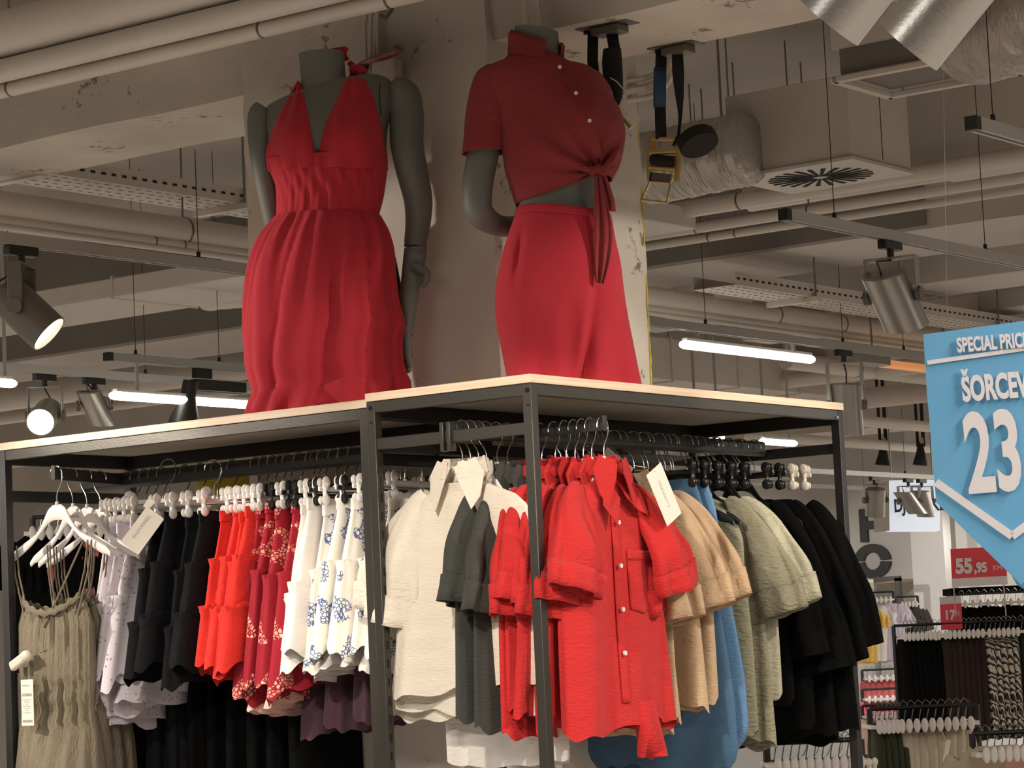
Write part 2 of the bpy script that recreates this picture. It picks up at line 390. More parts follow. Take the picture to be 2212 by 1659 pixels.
# behind the first beam, left of the pillar
pipe_b(0, 476, 3.14, .052, -260, 2212, 'thick cream pipe running right behind the pillar, above the long light track', joints=(395, 1660, 1800))
pipe_b(0, 489, 3.115, .020, -260, 2212, 'thin pipe beside the underside of the thick cream pipe behind the pillar', joints=(330, 392), hang=False)
pipe_b(0, 497, 3.10, .012, -260, 2212, 'thinnest conduit nearest the long light track behind the pillar', hang=False)
duct_a(157, 657, 3.26, -200, 1350, .55, .09, 'flat pale duct below the ceiling, left of the pillar above the dark beam face', seams=2)
pipe_a(300, 850, 3.2, .09, -200, 1200, 'wide cream pipe under the dark beam face left of the pillar', joints=(232,))
pipe_a(300, 880, 3.15, .04, -200, 1200, 'slim cream pipe below the wide pipe left of the pillar')
# the dark flank of the second beam
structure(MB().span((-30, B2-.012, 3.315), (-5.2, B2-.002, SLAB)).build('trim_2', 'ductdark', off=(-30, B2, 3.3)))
# right of the pillar
pipe_a(1507, 467.6, 3.30, .035, 1300, 2500, 'cream pipe above two thinner ones, right of the pillar under the air box', joints=(1600,))
pipe_a(1500, 505, 3.27, .022, 1300, 2500, 'middle one of three cream pipes right of the pillar', joints=(1505, 1750))
pipe_a(1500, 526.6, 3.25, .016, 1300, 2500, 'thinnest and lowest of three cream pipes right of the pillar', joints=(1532, 1590))
pipe_a(1700, 445, 3.36, .06, 1620, 2500, 'thick cream pipe running right from below the air box')
duct_a(1960, 372, 3.36, 1965, 2600, .5, .30, 'big grey duct with a rounded collar right of the air box', seams=1)
duct_a(1510, 660, 3.2, 1380, 1545, .35, .12, 'short pale duct end beside the pillar, above the long lamp')
duct_a(1900, 700, 3.22, 1600, 2700, .3, .10, 'long flat duct behind the ratchet strap side of the store, right')
duct_a(1800, 640, 3.25, 1300, 2700, .5, .16, 'wide flat duct crossing above the right cable tray')
duct_b(1530, 830, 3.1, 1300, 1850, .5, .25, 'grey box duct behind the long lamp right of the pillar')
pipe_a(1600, 850, 3.12, .05, 1350, 2500, 'distant cream pipe just above the right end of the rack board', joints=(1450, 1530))
pipe_a(1900, 880, 3.1, .07, 1700, 2600, 'distant thick pipe behind the hanging spotlight at the rack end')
pipe_b(1900, 820, 3.12, .05, 1700, 2400, 'distant pipe leading back towards the blue sign', joints=(1850,))
for i, (px, py) in enumerate(((1900, 925), (1950, 975))):
    pipe_b(px, py, 3.05, .04, 1600, 2250, ['far pipe above the far straps', 'far pipe behind the straps by the wall letters'][i])
# flexible ducts
def flex(name, label, pts, r, mt='foil', rings=34, parent_cat='duct'):
    P = [Vector(p) for p in pts]; base = P[0]
    t = thing(name, label, parent_cat, base); random.seed(len(label))
    rows = []; n = 26
    for i in range(rings*2+1):
        u = i/(rings*2)*(len(P)-1); k = min(int(u), len(P)-2); c = P[k].lerp(P[k+1], u-k)-base
        d = (P[k+1]-P[k]).normalized(); a = Vector((0, 0, 1)).cross(d).normalized(); b = d.cross(a)
        rr = r*(1 if i % 2 else .955)*(1+random.uniform(-.015, .015))
        rows.append([c+a*math.cos(2*PI*j/n)*rr*(1+random.uniform(-.02, .02))+b*math.sin(2*PI*j/n)*rr*(1+random.uniform(-.02, .02)) for j in range(n)])
    MB().grid(rows, cap0=True, cap1=True).build('foil_hose', mt, t, sharp=80); return t
a = at(1395, 365, 1, 8.25); b = at(1620, 320, 1, 8.25)
f1 = flex('flexible_duct', 'crumpled grey foil duct feeding the air box from the left, behind the hanging strap', [a, b], .138)
for q in (.35, .75):
    MB().tube([(b-a)*q+Vector((0, 0, .12)), (b-a)*q+Vector((0, 0, .12)) + Vector((0, 0, .34))], .006, 6).build('hanger_rod', 'chromed', f1)
a = at(2290, -10, 1, 6.6); b = at(2105, 85, 1, 7.2)
f2 = flex('flexible_duct', 'shiny foil duct with an open end at the top right corner', [a, a.lerp(b, .5)+Vector((0, 0, -.02)), b], .14)
a = at(560, 628, 1, 9.6); b = at(445, 640, 1, 9.6)
f3 = flex('flexible_duct', 'pale capped round duct poking out left of the red dress', [a, b], .075, 'pipe', 4)
MB().tube([(-.3, 0, .07), (-.3, 0, SLAB-a.z)], .006, 6).build('hanger_rod', 'chromed', f3)
# the air box with the swirl diffuser
c0 = ptz(1838, 345, 3.30); c1 = ptz(1613, 397, 3.30); c2 = ptz(1968, 377, 3.30)
t = thing('air_diffuser', 'square grey ceiling air box with a round swirl grille underneath', 'air vent', (c0.x, c0.y, 3.30))
wA, wB = abs(c0.x-c1.x)*1.0, abs(c2.y-c0.y)
MB().span((-wA, 0, .012), (0, wB, .315)).build('plenum_box', 'duct', t, bevel=.003)
mb = MB().span((-wA-.012, -.012, 0), (.012, wB+.012, .012)); mb.cur = 1
for i in range(24):
    q = 2*PI*i/24
    r0, r1 = (.03, .195)
    cx, cy = -wA/2, wB/2; d = Vector((math.cos(q), math.sin(q), 0)); n = Vector((-d.y, d.x, 0))*.0045
    sc = Vector((wA/.5, wB/.5, 1))
    pts = [Vector((cx, cy, -.001))+Vector((p.x*sc.x, p.y*sc.y, 0)) for p in (d*r0-n, d*r1-n*2, d*r1+n*2, d*r0+n)]
    mb.prism(pts, (0, 0, -.0015))
mb.build('face_plate', ('duct', 'hole'), t)
MB().ball((-wA/2, wB/2, -.001), (.02, .02, .004)).build('center_disc', 'duct', t)
for (x, y) in ((-wA+.01, .01), (-.01, .01), (-.01, wB-.01), (-wA+.01, wB-.01)):
    MB().tube([(x, y, .315), (x, y, SLAB-3.30)], .004, 6).build('hanger_rod', 'chromed', t)
MB().span((.0002, wB*.52, .03), (.0012, wB*.53, .29)).build('panel_gap', 'seam', t)
# the open return grille frame above it
c0 = ptz(1800, 180, 3.5); c1 = ptz(1705, 157, 3.5); c2 = ptz(2075, 118, 3.5)
t = thing('return_grille', 'rectangular open grille frame above the air box, behind the two big spotlights', 'air vent', (c0.x, c0.y, 3.5))
L = c2.x-c0.x; Dp = .40
mb = MB()
for (p, q) in (((0, -.01, 0), (L, .02, .02)), ((0, Dp-.02, 0), (L, Dp+.01, .02)), ((-.01, -.01, 0), (.02, Dp+.01, .02)), ((L-.02, -.01, 0), (L+.01, Dp+.01, .02))): mb.span(p, q)
mb.build('frame', 'pipe', t, bevel=.003)
MB().span((.02, .02, .03), (L-.02, Dp-.02, .12)).build('filter_panel', 'ductdark', t)
MB().span((-.0, .0, .12), (L, Dp, SLAB-3.5)).build('duct_neck', 'duct', t)
# cable trays
def tray(px, py, z, p0, p1, label, w=.22, h=.06, pitch=.052):
    X, y0, y1 = b_run(px, py, z, p0, p1); t = thing('cable_tray', label, 'cable tray', (X, y0, z)); Ly = y1-y0
    m1 = m2 = MB().span((-w, 0, 0), (0, Ly, .002)).span((-.002, 0, .002), (0, Ly, h)).span((-w, 0, .002), (-w+.002, Ly, h)); n = int(Ly/pitch)
    for i in range(n):
        y = (i+.5)*pitch
        m1.cur = 1; m1.box((.001, y, h*.5), (.002, .022, .009)); m1.cur = 2
        for k in (.15, .38, .62, .85): m2.box((-w*k, y+(.012 if k in (.38, .85) else 0), -.0005), (.006, .022, .0015))
    m1.build('tray_body', ('duct', 'seam', 'aludark'), t)
    for q in (.2, .75):
        MB().tube([(.012, Ly*q, -.01), (.012, Ly*q, SLAB-z)], .005, 6).build('hanger_rod', 'chromed', t)
        MB().span((-w-.02, Ly*q-.02, -.022), (.03, Ly*q+.02, -.001)).build('support_bar', 'pipe', t)
    return t
tray(430, 425, 3.32, -100, 700, 'perforated cable tray seen under the first beam, left of the dressed figure')
tray(1750, 640, 3.12, 1590, 2300, 'perforated cable tray hanging right of the pillar, behind the grey spotlight')
# cables bundled on the pillar tops
t = thing('cable_bundle', 'white cables running down behind the cut neck of the shirted figure', 'cable', (at(1130, 40, 1, 5.83)))
for i, (dx, bend) in enumerate(((0, .012), (.018, -.01), (.036, .012), (.052, -.004))):
    MB().tube([(dx, -.004, .35), (dx+bend, -.006, .12), (dx+.01, -.01, -.1), (dx+.03, -.008, -.28)], .0065, 8).build('cable', 'pipe', t)
t = thing('cable_bundle', 'old white cables dropping behind the halter dress figure', 'cable', (at(800, 60, 1, 5.83)))
for i, dx in enumerate((-.014, 0, .014, .03)):
    MB().tube([(dx+.02, -.004, .12), (dx+.01*math.sin(i), -.008, .0), (dx, -.008, -.16)], .005, 8).build('cable', 'duct', t)
P = at(845, 128, 1, 5.83)
t = thing('taped_box', 'small pale box wrapped in red and white tape on the pillar', 'box', P)
MB().box((0, -.02, -.045), (.085, .04, .075)).build('box_body', 'duct', t, bevel=.004)
MB().tube([(-.075, -.035, -.005), (.055, -.035, .008)], .016, 10, flat=.5).build('tape_wrap', 'tape', t)
MB().tube([(-.10, -.03, -.02), (-.07, -.035, -.01)], .016, 8).build('knob', 'aludark', t)
P = at(833, 30, 1, 5.80)
t = thing('pipe_hook', 'small dark metal hook under the pipes at top centre', 'hook', P)
MB().tube([(-.02, 0, 0), (0, 0, -.012), (.02, 0, .004), (.03, 0, .02)], .005, 8).build('hook_wire', 'aludark', t)
P = at(1360, 120, 1, 6.56)
t = thing('cable_bundle', 'looped white cables around the right head of the pillar', 'cable', P)
for k in range(3):
    pts = [(.03+.10*math.sin(PI*j/12), .03, -.0+.07*math.cos(PI*j/12)-k*.03) for j in range(13)]
    MB().tube([(-.14, -.14, .07-k*.03)]+pts+[(-.02, -.02, -.08-k*.03)], .009 if k != 1 else .014, 8).build('cable', 'pipe', t)
# ---------------------------------------------------------------- light tracks
TZ = 2.90
def wires(t, pts, top, z0):
    for p in pts:
        wy = t.location.y+p[1]
        top = (BZ if 5.8 < wy < 6.4 or 0 < 0 else (3.30 if any(B2+q <= wy <= B2+q+.76 for q in (0, 4.6, 9.5)) else SLAB))-t.location.z
        MB().tube([(p[0], p[1], z0), (p[0], p[1], top)], .0016, 5).tube([(p[0], p[1], z0), (p[0], p[1], z0+.022)], .007, 8).box((p[0], p[1], z0), (.02, .045, .006)).build('suspension_wire', 'seam', t)
def track(px, py, p0, p1, label, z=TZ, wire_px=(), cap0=True):
    X, y0, y1 = b_run(px, py, z, p0, p1); w = .034; h = .036; Ly = y1-y0
    t = thing('light_track', label, 'light track', (X, y0, z))
    MB().prism([(-w, 0, 0), (-w, 0, h), (0, 0, h), (0, 0, 0), (-.010, 0, 0), (-.010, 0, h-.012), (-w+.010, 0, h-.012), (-w+.010, 0, 0)], (0, Ly, 0)).build('track_profile', 'track', t)
    MB().span((-w+.0105, .001, .004), (-.0105, Ly-.001, h-.0125)).build('track_slot', 'black', t)
    if cap0: MB().span((-w-.001, -.03, -.001), (.001, 0, h+.001)).build('end_cap', 'blackplastic', t, bevel=.002)
    wires(t, [(-w/2, at(q, py, 0, X).y-y0) for q in wire_px], SLAB-z, h)
    return t, X, y0, Ly
TR = {}
TR['right'] = track(1727, 478.8, 1712, 2700, 'grey light track below the air box carrying the big grey spotlight', wire_px=(1813, 2134))
TR['corner'] = track(2175, 296, 2122, 2800, 'short end of a grey light track at the right edge, highest of the tracks', z=2.9, wire_px=(2160,))
TR['long'] = track(0, 524.5, -400, 2400, 'long grey light track passing behind the pillar, spotlights at both sides', wire_px=(436, 1522, 1815, 1945), cap0=False)
TR['mid'] = track(400, 792, 246, 1300, 'short grey light track left of the red dress with a black end cap', wire_px=(300, 480))
TR['low'] = track(0, 800, -400, 1400, 'low grey light track above the left shelf with two spotlights', wire_px=(320,), cap0=False)
TR['far'] = track(1900, 1030, 1600, 2500, 'far grey track crossing behind the right rack end', wire_px=(1960, ), z=2.75)
TR['wall'] = track(1900, 1060, 1600, 1975, 'farthest pale track just in front of the lettered wall', z=2.9, wire_px=(1870,), cap0=False)

# ---------------------------------------------------------------- spotlights
def spotlight(label, P, aim, r=.075, L=.20, glow=False, mt='alu', arm=.16, name='spotlight', yoke='alu', side=None, roundtop=False):
    "P: point on the underside of the track; aim: direction the lamp shines"
    t = thing(name, label, 'spotlight', P); d = Vector(aim).normalized()
    h = side if side else Vector((0, 0, 1)).cross(d)
    h = Vector(h); h.z = 0; h = (h if h.length > .05 else Vector((1, 0, 0))).normalized()
    MB().span((-.016, -.06, -.03), (.016, .06, 0)).build('track_adapter', 'blackplastic', t, bevel=.003)
    MB().tube([(0, 0, -.03), (0, 0, -.055)], .012, 10).build('stem', 'blackplastic', t)
    zc = -.055; R2 = Matrix((h, Vector((-h.y, h.x, 0)), Vector((0, 0, 1)))).transposed()
    g = r+.012; c = Vector((0, 0, zc-arm))
    mb = MB().box((0, 0, zc-.004), (2*g, .045, .006), R2)
    mb.box(h*g+Vector((0, 0, zc-arm/2)), (.005, .045, arm), R2).box(-h*g+Vector((0, 0, zc-arm/2)), (.005, .045, arm), R2)
    mb.build('yoke', yoke, t, bevel=.002)
    for sgn in (1, -1): MB().tube([c+h*(sgn*(g-.006)), c+h*(sgn*(g+.012))], .024, 18).build('pivot_knob', 'aludark', t, sharp=30)
    # body
    e1 = h; e2 = d.cross(h).normalized(); n = 36
    def ring(rad, s): return [c+d*s+e1*math.cos(2*PI*j/n)*rad+e2*math.sin(2*PI*j/n)*rad for j in range(n)]
    MB().grid([ring(r*.93, -L*.42), ring(r, -L*.42+.006), ring(r, L*.58), ring(r-.004, L*.58), ring(r-.006, L*.58-.018)], cap0=True).build('lamp_housing', mt, t, sharp=30)
    MB().grid([ring(r-.006, L*.58-.016), ring(r*.5, L*.58-.03), ring(r*.1, L*.58-.034)], cap1=True).build('lamp_lens', 'lens' if glow else 'alu', t)
    MB().tube([c-d*L*.42+e2*.02, c-d*(L*.42+.03)+e2*.03+Vector((0, 0, .02)), Vector((0, 0, zc-.01))], .004, 6).build('power_cable', 'black', t)
    return t
def under(px, py, key):
    X = TR[key][1]-.017; q = at(px, py, 0, X); return Vector((X, q.y, TR[key][0].location.z))
e1v = Vector((math.cos(-YAW), math.sin(-YAW), 0)); e2v = Vector((-math.sin(-YAW), math.cos(-YAW), 0))   # image right, away
def dirv(rt, aw, up): return e1v*rt+e2v*aw+Vector((0, 0, up))
spotlight('big grey cylinder spotlight hanging right of the pillar, aimed down to the right', under(1922, 522, 'right'), dirv(.42, .25, -1), .076, .20, arm=.13, side=dirv(1, -.5, 0))
spotlight('grey cylinder spotlight at the left edge with a bright lens, aimed down to the right', under(45, 531, 'long'), dirv(.80, -.35, -.80), .066, .22, glow=True, arm=.14, mt='aludark', yoke='aludark', side=dirv(-.1, -1, 0))
spotlight('glaring round spotlight facing the viewer above the left shelf end', under(96, 812, 'low'), dirv(-.10, -1, -.42), .063, .16, glow=True, arm=.13, side=dirv(1, 0, 0))
spotlight('small grey spotlight turned away beside the glaring one above the left shelf', under(203, 824, 'low'), dirv(.38, .3, -1), .058, .17, arm=.07, side=dirv(1, .2, 0))
spotlight('grey spotlight hanging straight down behind the right end of the rack board', under(1822, 765, 'long'), dirv(.03, .15, -1), .070, .24, arm=.20, side=dirv(1, .2, 0))
def big(label, px, py, D, aim, r, L, arm):
    d = aim.normalized(); E = CAM+ray(px, py)*D; c = E-d*L*.58; P = c+Vector((0, 0, .055+arm)); return P, spotlight(label, P, aim, r, L, arm=arm, side=dirv(-.5, -1, 0))
Pa, _ = big('large grey spotlight barrel at the top right, nearer the right edge than its twin', 1962, 100, 4.45, dirv(-.60, .38, -.66), .063, .27, .12)
Pb, _ = big('large pale spotlight barrel cut by the top edge, left of its twin', 1788, 45, 4.75, dirv(-.60, .38, -.68), .070, .27, .12)
t = thing('light_track', 'light track above the top edge that holds the two large spotlights', 'light track', (Pa.x, Pa.y, Pa.z))
d = (Pb-Pa); R3 = Matrix.Rotation(math.atan2(d.y, d.x), 3, 'Z'); MB().box(d/2+Vector((0, 0, .018)), (d.length+.6, .034, .036), R3).build('track_profile', 'track', t)
wires(t, [(0, 0), (d.x, d.y)], SLAB-Pa.z, .036)
# dark cone lamp with a box adapter, left of the dress
P = under(437, 820, 'mid'); t = thing('cone_spotlight', 'black bell-shaped spotlight on a flat adapter box, left of the red dress', 'spotlight', P)
MB().span((-.016, -.05, -.045), (.016, .05, 0)).build('track_adapter', 'blackplastic', t, bevel=.002)
MB().span((-.02, -.06, -.10), (.02, .27, -.05)).build('driver_box', 'black', t, bevel=.003)
d = dirv(-.18, -.05, -1).normalized(); a1 = Vector((1, 0, 0)); a1 = (a1-d*a1.dot(d)).normalized(); a2 = d.cross(a1); rows = []
base = Vector((0, -.075, -.06))
for (s, r) in ((0, .012), (.0, .034), (.03, .036), (.07, .034), (.11, .045), (.17, .066), (.225, .076), (.225, .070), (.20, .062)):
    rows.append([base+d*s+a1*math.cos(2*PI*j/28)*r+a2*math.sin(2*PI*j/28)*r for j in range(28)])
MB().grid(rows, cap0=True, cap1=True).build('lamp_shade', 'black', t)
# distant spotlights before the lettered wall
for (px, py, z, aim, lab) in ((1962, 1045, 'far', dirv(.55, .2, -.8), 'small far spotlight in front of the lit white sign'),
                              (1990, 1035, 'far', dirv(.25, .2, -1), 'far dim spotlight half hidden by the blue sign'),
                              (1888, 1030, 'far', dirv(-.05, .3, -1), 'far pale spotlight in front of the upper wall letter')):
    spotlight(lab, under(px, py, z), aim, .075, .21, arm=.12, side=dirv(1, .3, 0))
# ---------------------------------------------------------------- linear lamps
def linlamp(px, py, p0, p1, z, label, w=.045, key=None):
    if key: X = TR[key][1]; q0 = at(px, py, 0, X); z = q0.z; y0, y1 = at(p0, py, 0, X).y, at(p1, py, 0, X).y; up = 2.9-z-w*.8
    else: X, y0, y1 = b_run(px, py, z, p0, p1); up = SLAB-z-w*.8
    Ly = y1-y0
    t = thing('linear_lamp', label, 'lamp', (X, y0, z))
    rows = []
    for i, y in enumerate((0, .012, .03, Ly-.03, Ly-.012, Ly)):
        k = (.35, .8, 1, 1, .8, .35)[i]
        rows.append([(-w/2+math.cos(2*PI*j/14)*w/2*k, y, w*.42+math.sin(2*PI*j/14)*w*.42*k) for j in range(14)])
    MB().grid(rows, cap0=True, cap1=True).build('light_tube', 'lamp', t)
    MB().span((-w*.8, .03, w*.8), (-w*.2, Ly-.03, w*.8+.012)).build('lamp_back', 'track', t)
    for q in (.12, .82):
        MB().tube([(-w/2, Ly*q, w*.8), (-w/2, Ly*q, w*.8+up)], .008 if q < .5 or up > .3 else .020, 10).build('lamp_mount', 'track', t)
    return t
linlamp(1620, 768, 1482, 1766, 2.80, 'long bright linear lamp right of the pillar', key='long')
linlamp(390, 872, 246, 700, 2.78, 'long bright linear lamp low behind the red dress, left of the pillar', key='mid')
linlamp(20, 836, -90, 43, 2.80, 'bright lamp end at the left edge above the shelf')
linlamp(1537, 949, 1504, 1570, 2.72, 'small bright lamp seen under the rack board, left one of the two')
linlamp(1688, 962, 1650, 1727, 2.72, 'small bright lamp seen under the rack board, right one of the two')
t = thing('heater_panel', 'amber lit panel end peeking out left of the blue sign', 'heater', ptz(1925, 790, 2.95))
MB().span((-.08, 0, 0), (0, .9, .03)).build('panel_body', 'orange', t, bevel=.004); MB().span((-.10, -.35, .0), (.0, 0, .045)).build('panel_case', 'alu', t, bevel=.004); MB().tube([(-.05, -.1, .045), (-.05, -.1, SLAB-2.95)], .006, 6).build('hanger_rod', 'chromed', t); MB().tube([(-.05, .7, .03), (-.05, .7, SLAB-2.95)], .006, 6).build('hanger_rod', 'chromed', t)
# ================================================================ the racks
BX1, BY0 = -3.81, 5.226                      # near corner of the box rack
BX0, BY1 = -4.342, 6.777
ZB = at(1146, 825.7, 1, BY0).z               # underside of its top board
PW = .027
def post(mb, x, y, z0, z1, w=PW): mb.span((x, y, z0), (x+w, y+w, z1))
def slots(t, x, y, face, z0, z1, off):
    mb = MB().span((x+PW-.002, y+.006, z0), (x+PW+.0003, y+PW-.006, z1-.03)); mb.cur = 1; z = z1-.06
    while z > z0:
        if face == '+x': mb.box((x+PW+.0005, y+PW*.5, z), (.0015, .006, .022))
        if face == '-y': mb.box((x+PW*.5, y-.0005, z), (.006, .0015, .022))
        z -= .047
    return mb.build('slotted_strip', ('steel', 'hole'), t, off=off)
def holes(t, x, y, zt, off):
    mb = MB().tube([(x, y+.0005, zt), (x, y-.0015, zt)], .0062, 16)
    mb.build('bolt_hole', 'hole', t, off=off)
    MB().tube([(x, y+.0005, zt-.037), (x, y-.0015, zt-.037)], .0026, 12).build('screw_hole', 'hole', t, off=off)
def rack(label, x0, x1, y0, y1, zb, name='display_rack'):
    L = (x0, y0, 0); t = thing(name, label, 'clothes rack', L)
    for (x, y, sx) in ((x0+.002, y0+.002, 0), (x1-PW-.002, y0+.002, 1), (x0+.002, y1-PW-.002, 0), (x1-PW-.002, y1-PW-.002, 1)):
        mb = MB(); post(mb, x, y, 0, zb-.001); u = mb.build('upright', 'steel' if y < y0+.1 and x > -5.6 else 'black', t, off=L, bevel=.0015)  # front-left upright of the left unit blackened, its dim light put into the colour
        MB().box((x+PW/2, y+PW/2, .004), (.06, .06, .008)).build('foot_plate', 'black', u, off=L)
    RH = .03
    def rail(n, a, b, mt='steel'): MB().span(a, b).build(n, mt, t, off=L, bevel=.0015)
    rail('top_rail', (x0+PW, y0+.004, zb-RH), (x1-PW, y0+.022, zb-.001))
    rail('top_rail', (x0+PW, y1-.022, zb-RH-.012), (x1-PW, y1-.004, zb-.001), 'black')
    rail('top_rail', (x1-.022, y0+PW, zb-RH), (x1-.004, y1-PW, zb-.001))
    rail('top_rail', (x0+.004, y0+PW, zb-RH-.012), (x0+.022, y1-PW, zb-.001), 'black')
    MB().span((x0, y0, zb), (x1, y1, zb+.0215)).build('top_board', 'board', t, off=L, bevel=.001)
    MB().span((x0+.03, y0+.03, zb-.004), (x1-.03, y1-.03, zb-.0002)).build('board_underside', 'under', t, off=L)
    return t, L
boxrack, LB = rack('front box-shaped dark steel clothes rack with pale top, shirted figure on it', BX0, BX1, BY0, BY1, ZB)
holes(boxrack, BX0+.016, BY0+.0015, ZB-.018, LB); holes(boxrack, BX1-.013, BY0+.0015, ZB-.018, LB)
slots(boxrack, BX0+.002, BY0+.002, '+x', 1.2, ZB-.05, LB)
MB().span((BX1-.001, BY1-.042, ZB-.026), (BX1+.001, BY1-.036, ZB-.019)).build('screw_head', 'chrome', boxrack, off=LB)
# front cross bar with a bracket, the bar at the far end, the main rail along the middle
zc = at(1129, 912, 1, BY0).z
def bar(t, n, a, b, off, mt='black', bev=.002): return MB().span(a, b).build(n, mt, t, off=off, bevel=bev)
bar(boxrack, 'cross_bar', (BX0+PW, BY0+.006, zc-.030), (BX1-PW, BY0+.018, zc), LB, 'steel')
bar(boxrack, 'cross_bar', (BX0+PW, BY1-.02, zc-.030), (BX1-PW, BY1-.008, zc), LB)
bar(boxrack, 'side_bar', (BX1-.020, BY0+.9, zc-.030) if False else (BX0+.006, BY0+PW, zc-.03), (BX0+.020, BY1-PW, zc), LB)
RX, RZ = -4.078, 2.176                       # main hanging rail: centre X, top Z
bar(boxrack, 'hanging_rail', (RX-.013, BY0+.02, RZ-.045), (RX+.013, BY1-.022, RZ), LB, 'black', .01)
bk = bar(boxrack, 'rail_bracket', (RX-.022, BY0-.004, zc-.052), (RX-.010, BY0+.022, zc+.022), LB, 'steel', .002)
bar(boxrack, 'rail_bracket', (RX+.0, BY0-.004, zc-.052), (RX+.012, BY0+.022, zc+.022), LB, 'steel', .002)
AY, AX1, AZ = 5.53, -3.805, 2.172            # the arm that sticks out with the red shirts
bar(boxrack, 'face_out_arm', (RX+.014, AY-.007, AZ-.032), (AX1, AY+.007, AZ), LB, 'black', .001)
bar(boxrack, 'arm_end_stop', (AX1, AY-.008, AZ-.034), (AX1+.003, AY+.008, AZ+.006), LB, 'steel', .001)
# left unit
UX0, UX1, UY0, UY1 = -5.742, BX0-.004, BY0+.012, 5.775
ZU = at(790, 880.4, 1, UY0).z
unit, LU = rack('long dark steel clothes rack on the left with pale top, halter dress figure on it', UX0, UX1, UY0, UY1, ZU, )
bar(unit, 'side_bar', (UX0+.006, UY0+PW, 2.085), (UX0+.02, UY1-PW, 2.118), LU)
bar(unit, 'side_bar', (UX1-.02, UY0+PW, 2.085), (UX1-.006, UY1-PW, 2.118), LU)
SY, SZ = 5.555, 2.165                        # skirt rail: centre Y, top Z
bar(unit, 'hanging_rail', (UX0+.02, SY-.013, SZ-.047), (UX1-.02, SY+.013, SZ), LU, 'black', .01)
0 and bar(unit, 'back_rail', (UX0+PW, UY1-.02, 2.10), (UX1-PW, UY1-.006, 2.13), LU)
DX = -5.548                                  # the arm with the strappy dresses
mb = MB(); mb.prism([(DX-.006, 5.275, 2.172-.034), (DX-.006, 5.275, 2.172), (DX-.006, SY-.013, 2.160), (DX-.006, SY-.013, 2.128)], (.012, 0, 0)); mb.build('face_out_arm', 'black', unit, off=LU)
bar(unit, 'arm_end_stop', (DX-.008, 5.270, 2.136), (DX+.008, 5.275, 2.178), LU, 'steel', .001)
# lower rails in the unit for the black garments
bar(unit, 'lower_rail', (UX0+.02, 5.70, 1.55), (UX1-.02, 5.72, 1.58), LU)
# small yellow and pale cards fixed behind the skirt rail
t = thing('notice_card', 'yellow card behind the skirt rail on the pillar', 'card', (at(512, 1028, 1, 5.825)))
wy = at(560, 1000, 1, 5.825)-at(425, 1020, 1, 5.825)
MB().span((-.17, 0, -.10), (.17*.0+.045, .004, .045)).build('card_sheet', 'yellow', t)

# ---------------------------------------------------------------- hangers
def hook_pts(k=1):
    pts = [(0, 0, -.108), (0, 0, -.085), (.004*k, 0, -.070), (.018*k, 0, -.050), (.0255*k, 0, -.030)]
    for i in range(13):
        q = math.radians(-15+i*17); pts.append((.0245*k*math.cos(q), 0, -.0225+.0245*math.sin(q)))
    return pts
def hook(t, k=1, mt='chrome', r=.0017):
    return MB().tube(hook_pts(k), r, 7).build('hook', mt, t)
def arms_mesh(hw=.213, drop=.125, thick=.010):
    "shaped plastic coat hanger body: crown, sweeping arms, rounded tips"
    top, bot = [], []
    for i in range(25):
        s = -1+2*i/24; x = s*hw; a = abs(s)
        crown = math.exp(-(a/.30)**4)*.034
        zt = -.110-.045*(1-math.exp(-(a/.34)**3))-drop*.62*a**1.25
        zt = -.108-(1-math.exp(-(a/.27)**3.2))*.058-(max(0, a-.15))**1.1*drop*.78
        zb = -.152-(1-math.exp(-(a/.36)**2.2))*.040-(max(0, a-.15))**1.1*drop*.82+(.006 if a > .9 else 0)
        if a > .93: zt -= (a-.93)*.10
        zb = min(zb, zt-.016)
        top.append((x, zt)); bot.append((x, zb))
    rows = []
    for (x, zt), (_, zb) in zip(top, bot):
        h = (zt-zb)/2; c = (zt+zb)/2
        rows.append([(x, math.cos(2*PI*j/12)*thick/2, c+math.sin(2*PI*j/12)*h) for j in range(12)])
    return MB().grid(rows, cap0=True, cap1=True)
def ordn(i): return ('first', 'second', 'third', 'fourth', 'fifth', 'sixth', 'seventh', 'eighth', 'ninth', 'tenth', 'eleventh', 'twelfth', 'thirteenth', 'fourteenth', 'fifteenth', 'sixteenth', 'seventeenth', 'eighteenth')[i]
def coat_hanger(label, loc, rz=0, mt='whiteplastic', group=None, k=1, mark=False):
    t = thing('coat_hanger', label, 'hanger', loc, rz, group)
    hook(t, k)
    arms_mesh().build('hanger_body', mt, t, sharp=60)
    MB().tube([(0, 0, -.100), (0, 0, -.112)], .005, 10).build('hook_socket', mt, t)
    return t
def clip(mb, x, z, h=.052):
    mb.tube([(x, -.010, z+.016), (x, -.006, z+.004), (x, -.004, z-.012), (x, -.009, z-h*.6)], [.011, .008, .006, .008], 10)
    mb.ball((x, -.011, z+.016), (.016, .006, .016)); mb.ball((x, -.009, z-h*.62), (.016, .006, .015))
    mb.ball((x, .011, z+.016), (.013, .005, .013)); mb.ball((x, .009, z-h*.62), (.013, .005, .012))
def clip_hanger(label, loc, rz=0, mt='whiteplastic', group=None, k=1, hw=.15, hmt='chrome'):
    t = thing('clip_hanger', label, 'hanger', loc, rz, group)
    hook(t, k, hmt)
    mb = MB(); mb.box((0, 0, -.117), (hw*2, .007, .013)); mb.tube([(0, 0, -.100), (0, 0, -.115)], .006, 10); mb.build('hanger_bar', mt, t, bevel=.002)
    for x in (-hw+.02, hw-.02):
        mb = MB(); clip(mb, x, -.115); c = mb.build('clip', mt, t)
        MB().box((x, -.002, -.116), (.007, .014, .010)).build('clip_spring', 'chromed', c)
    return t
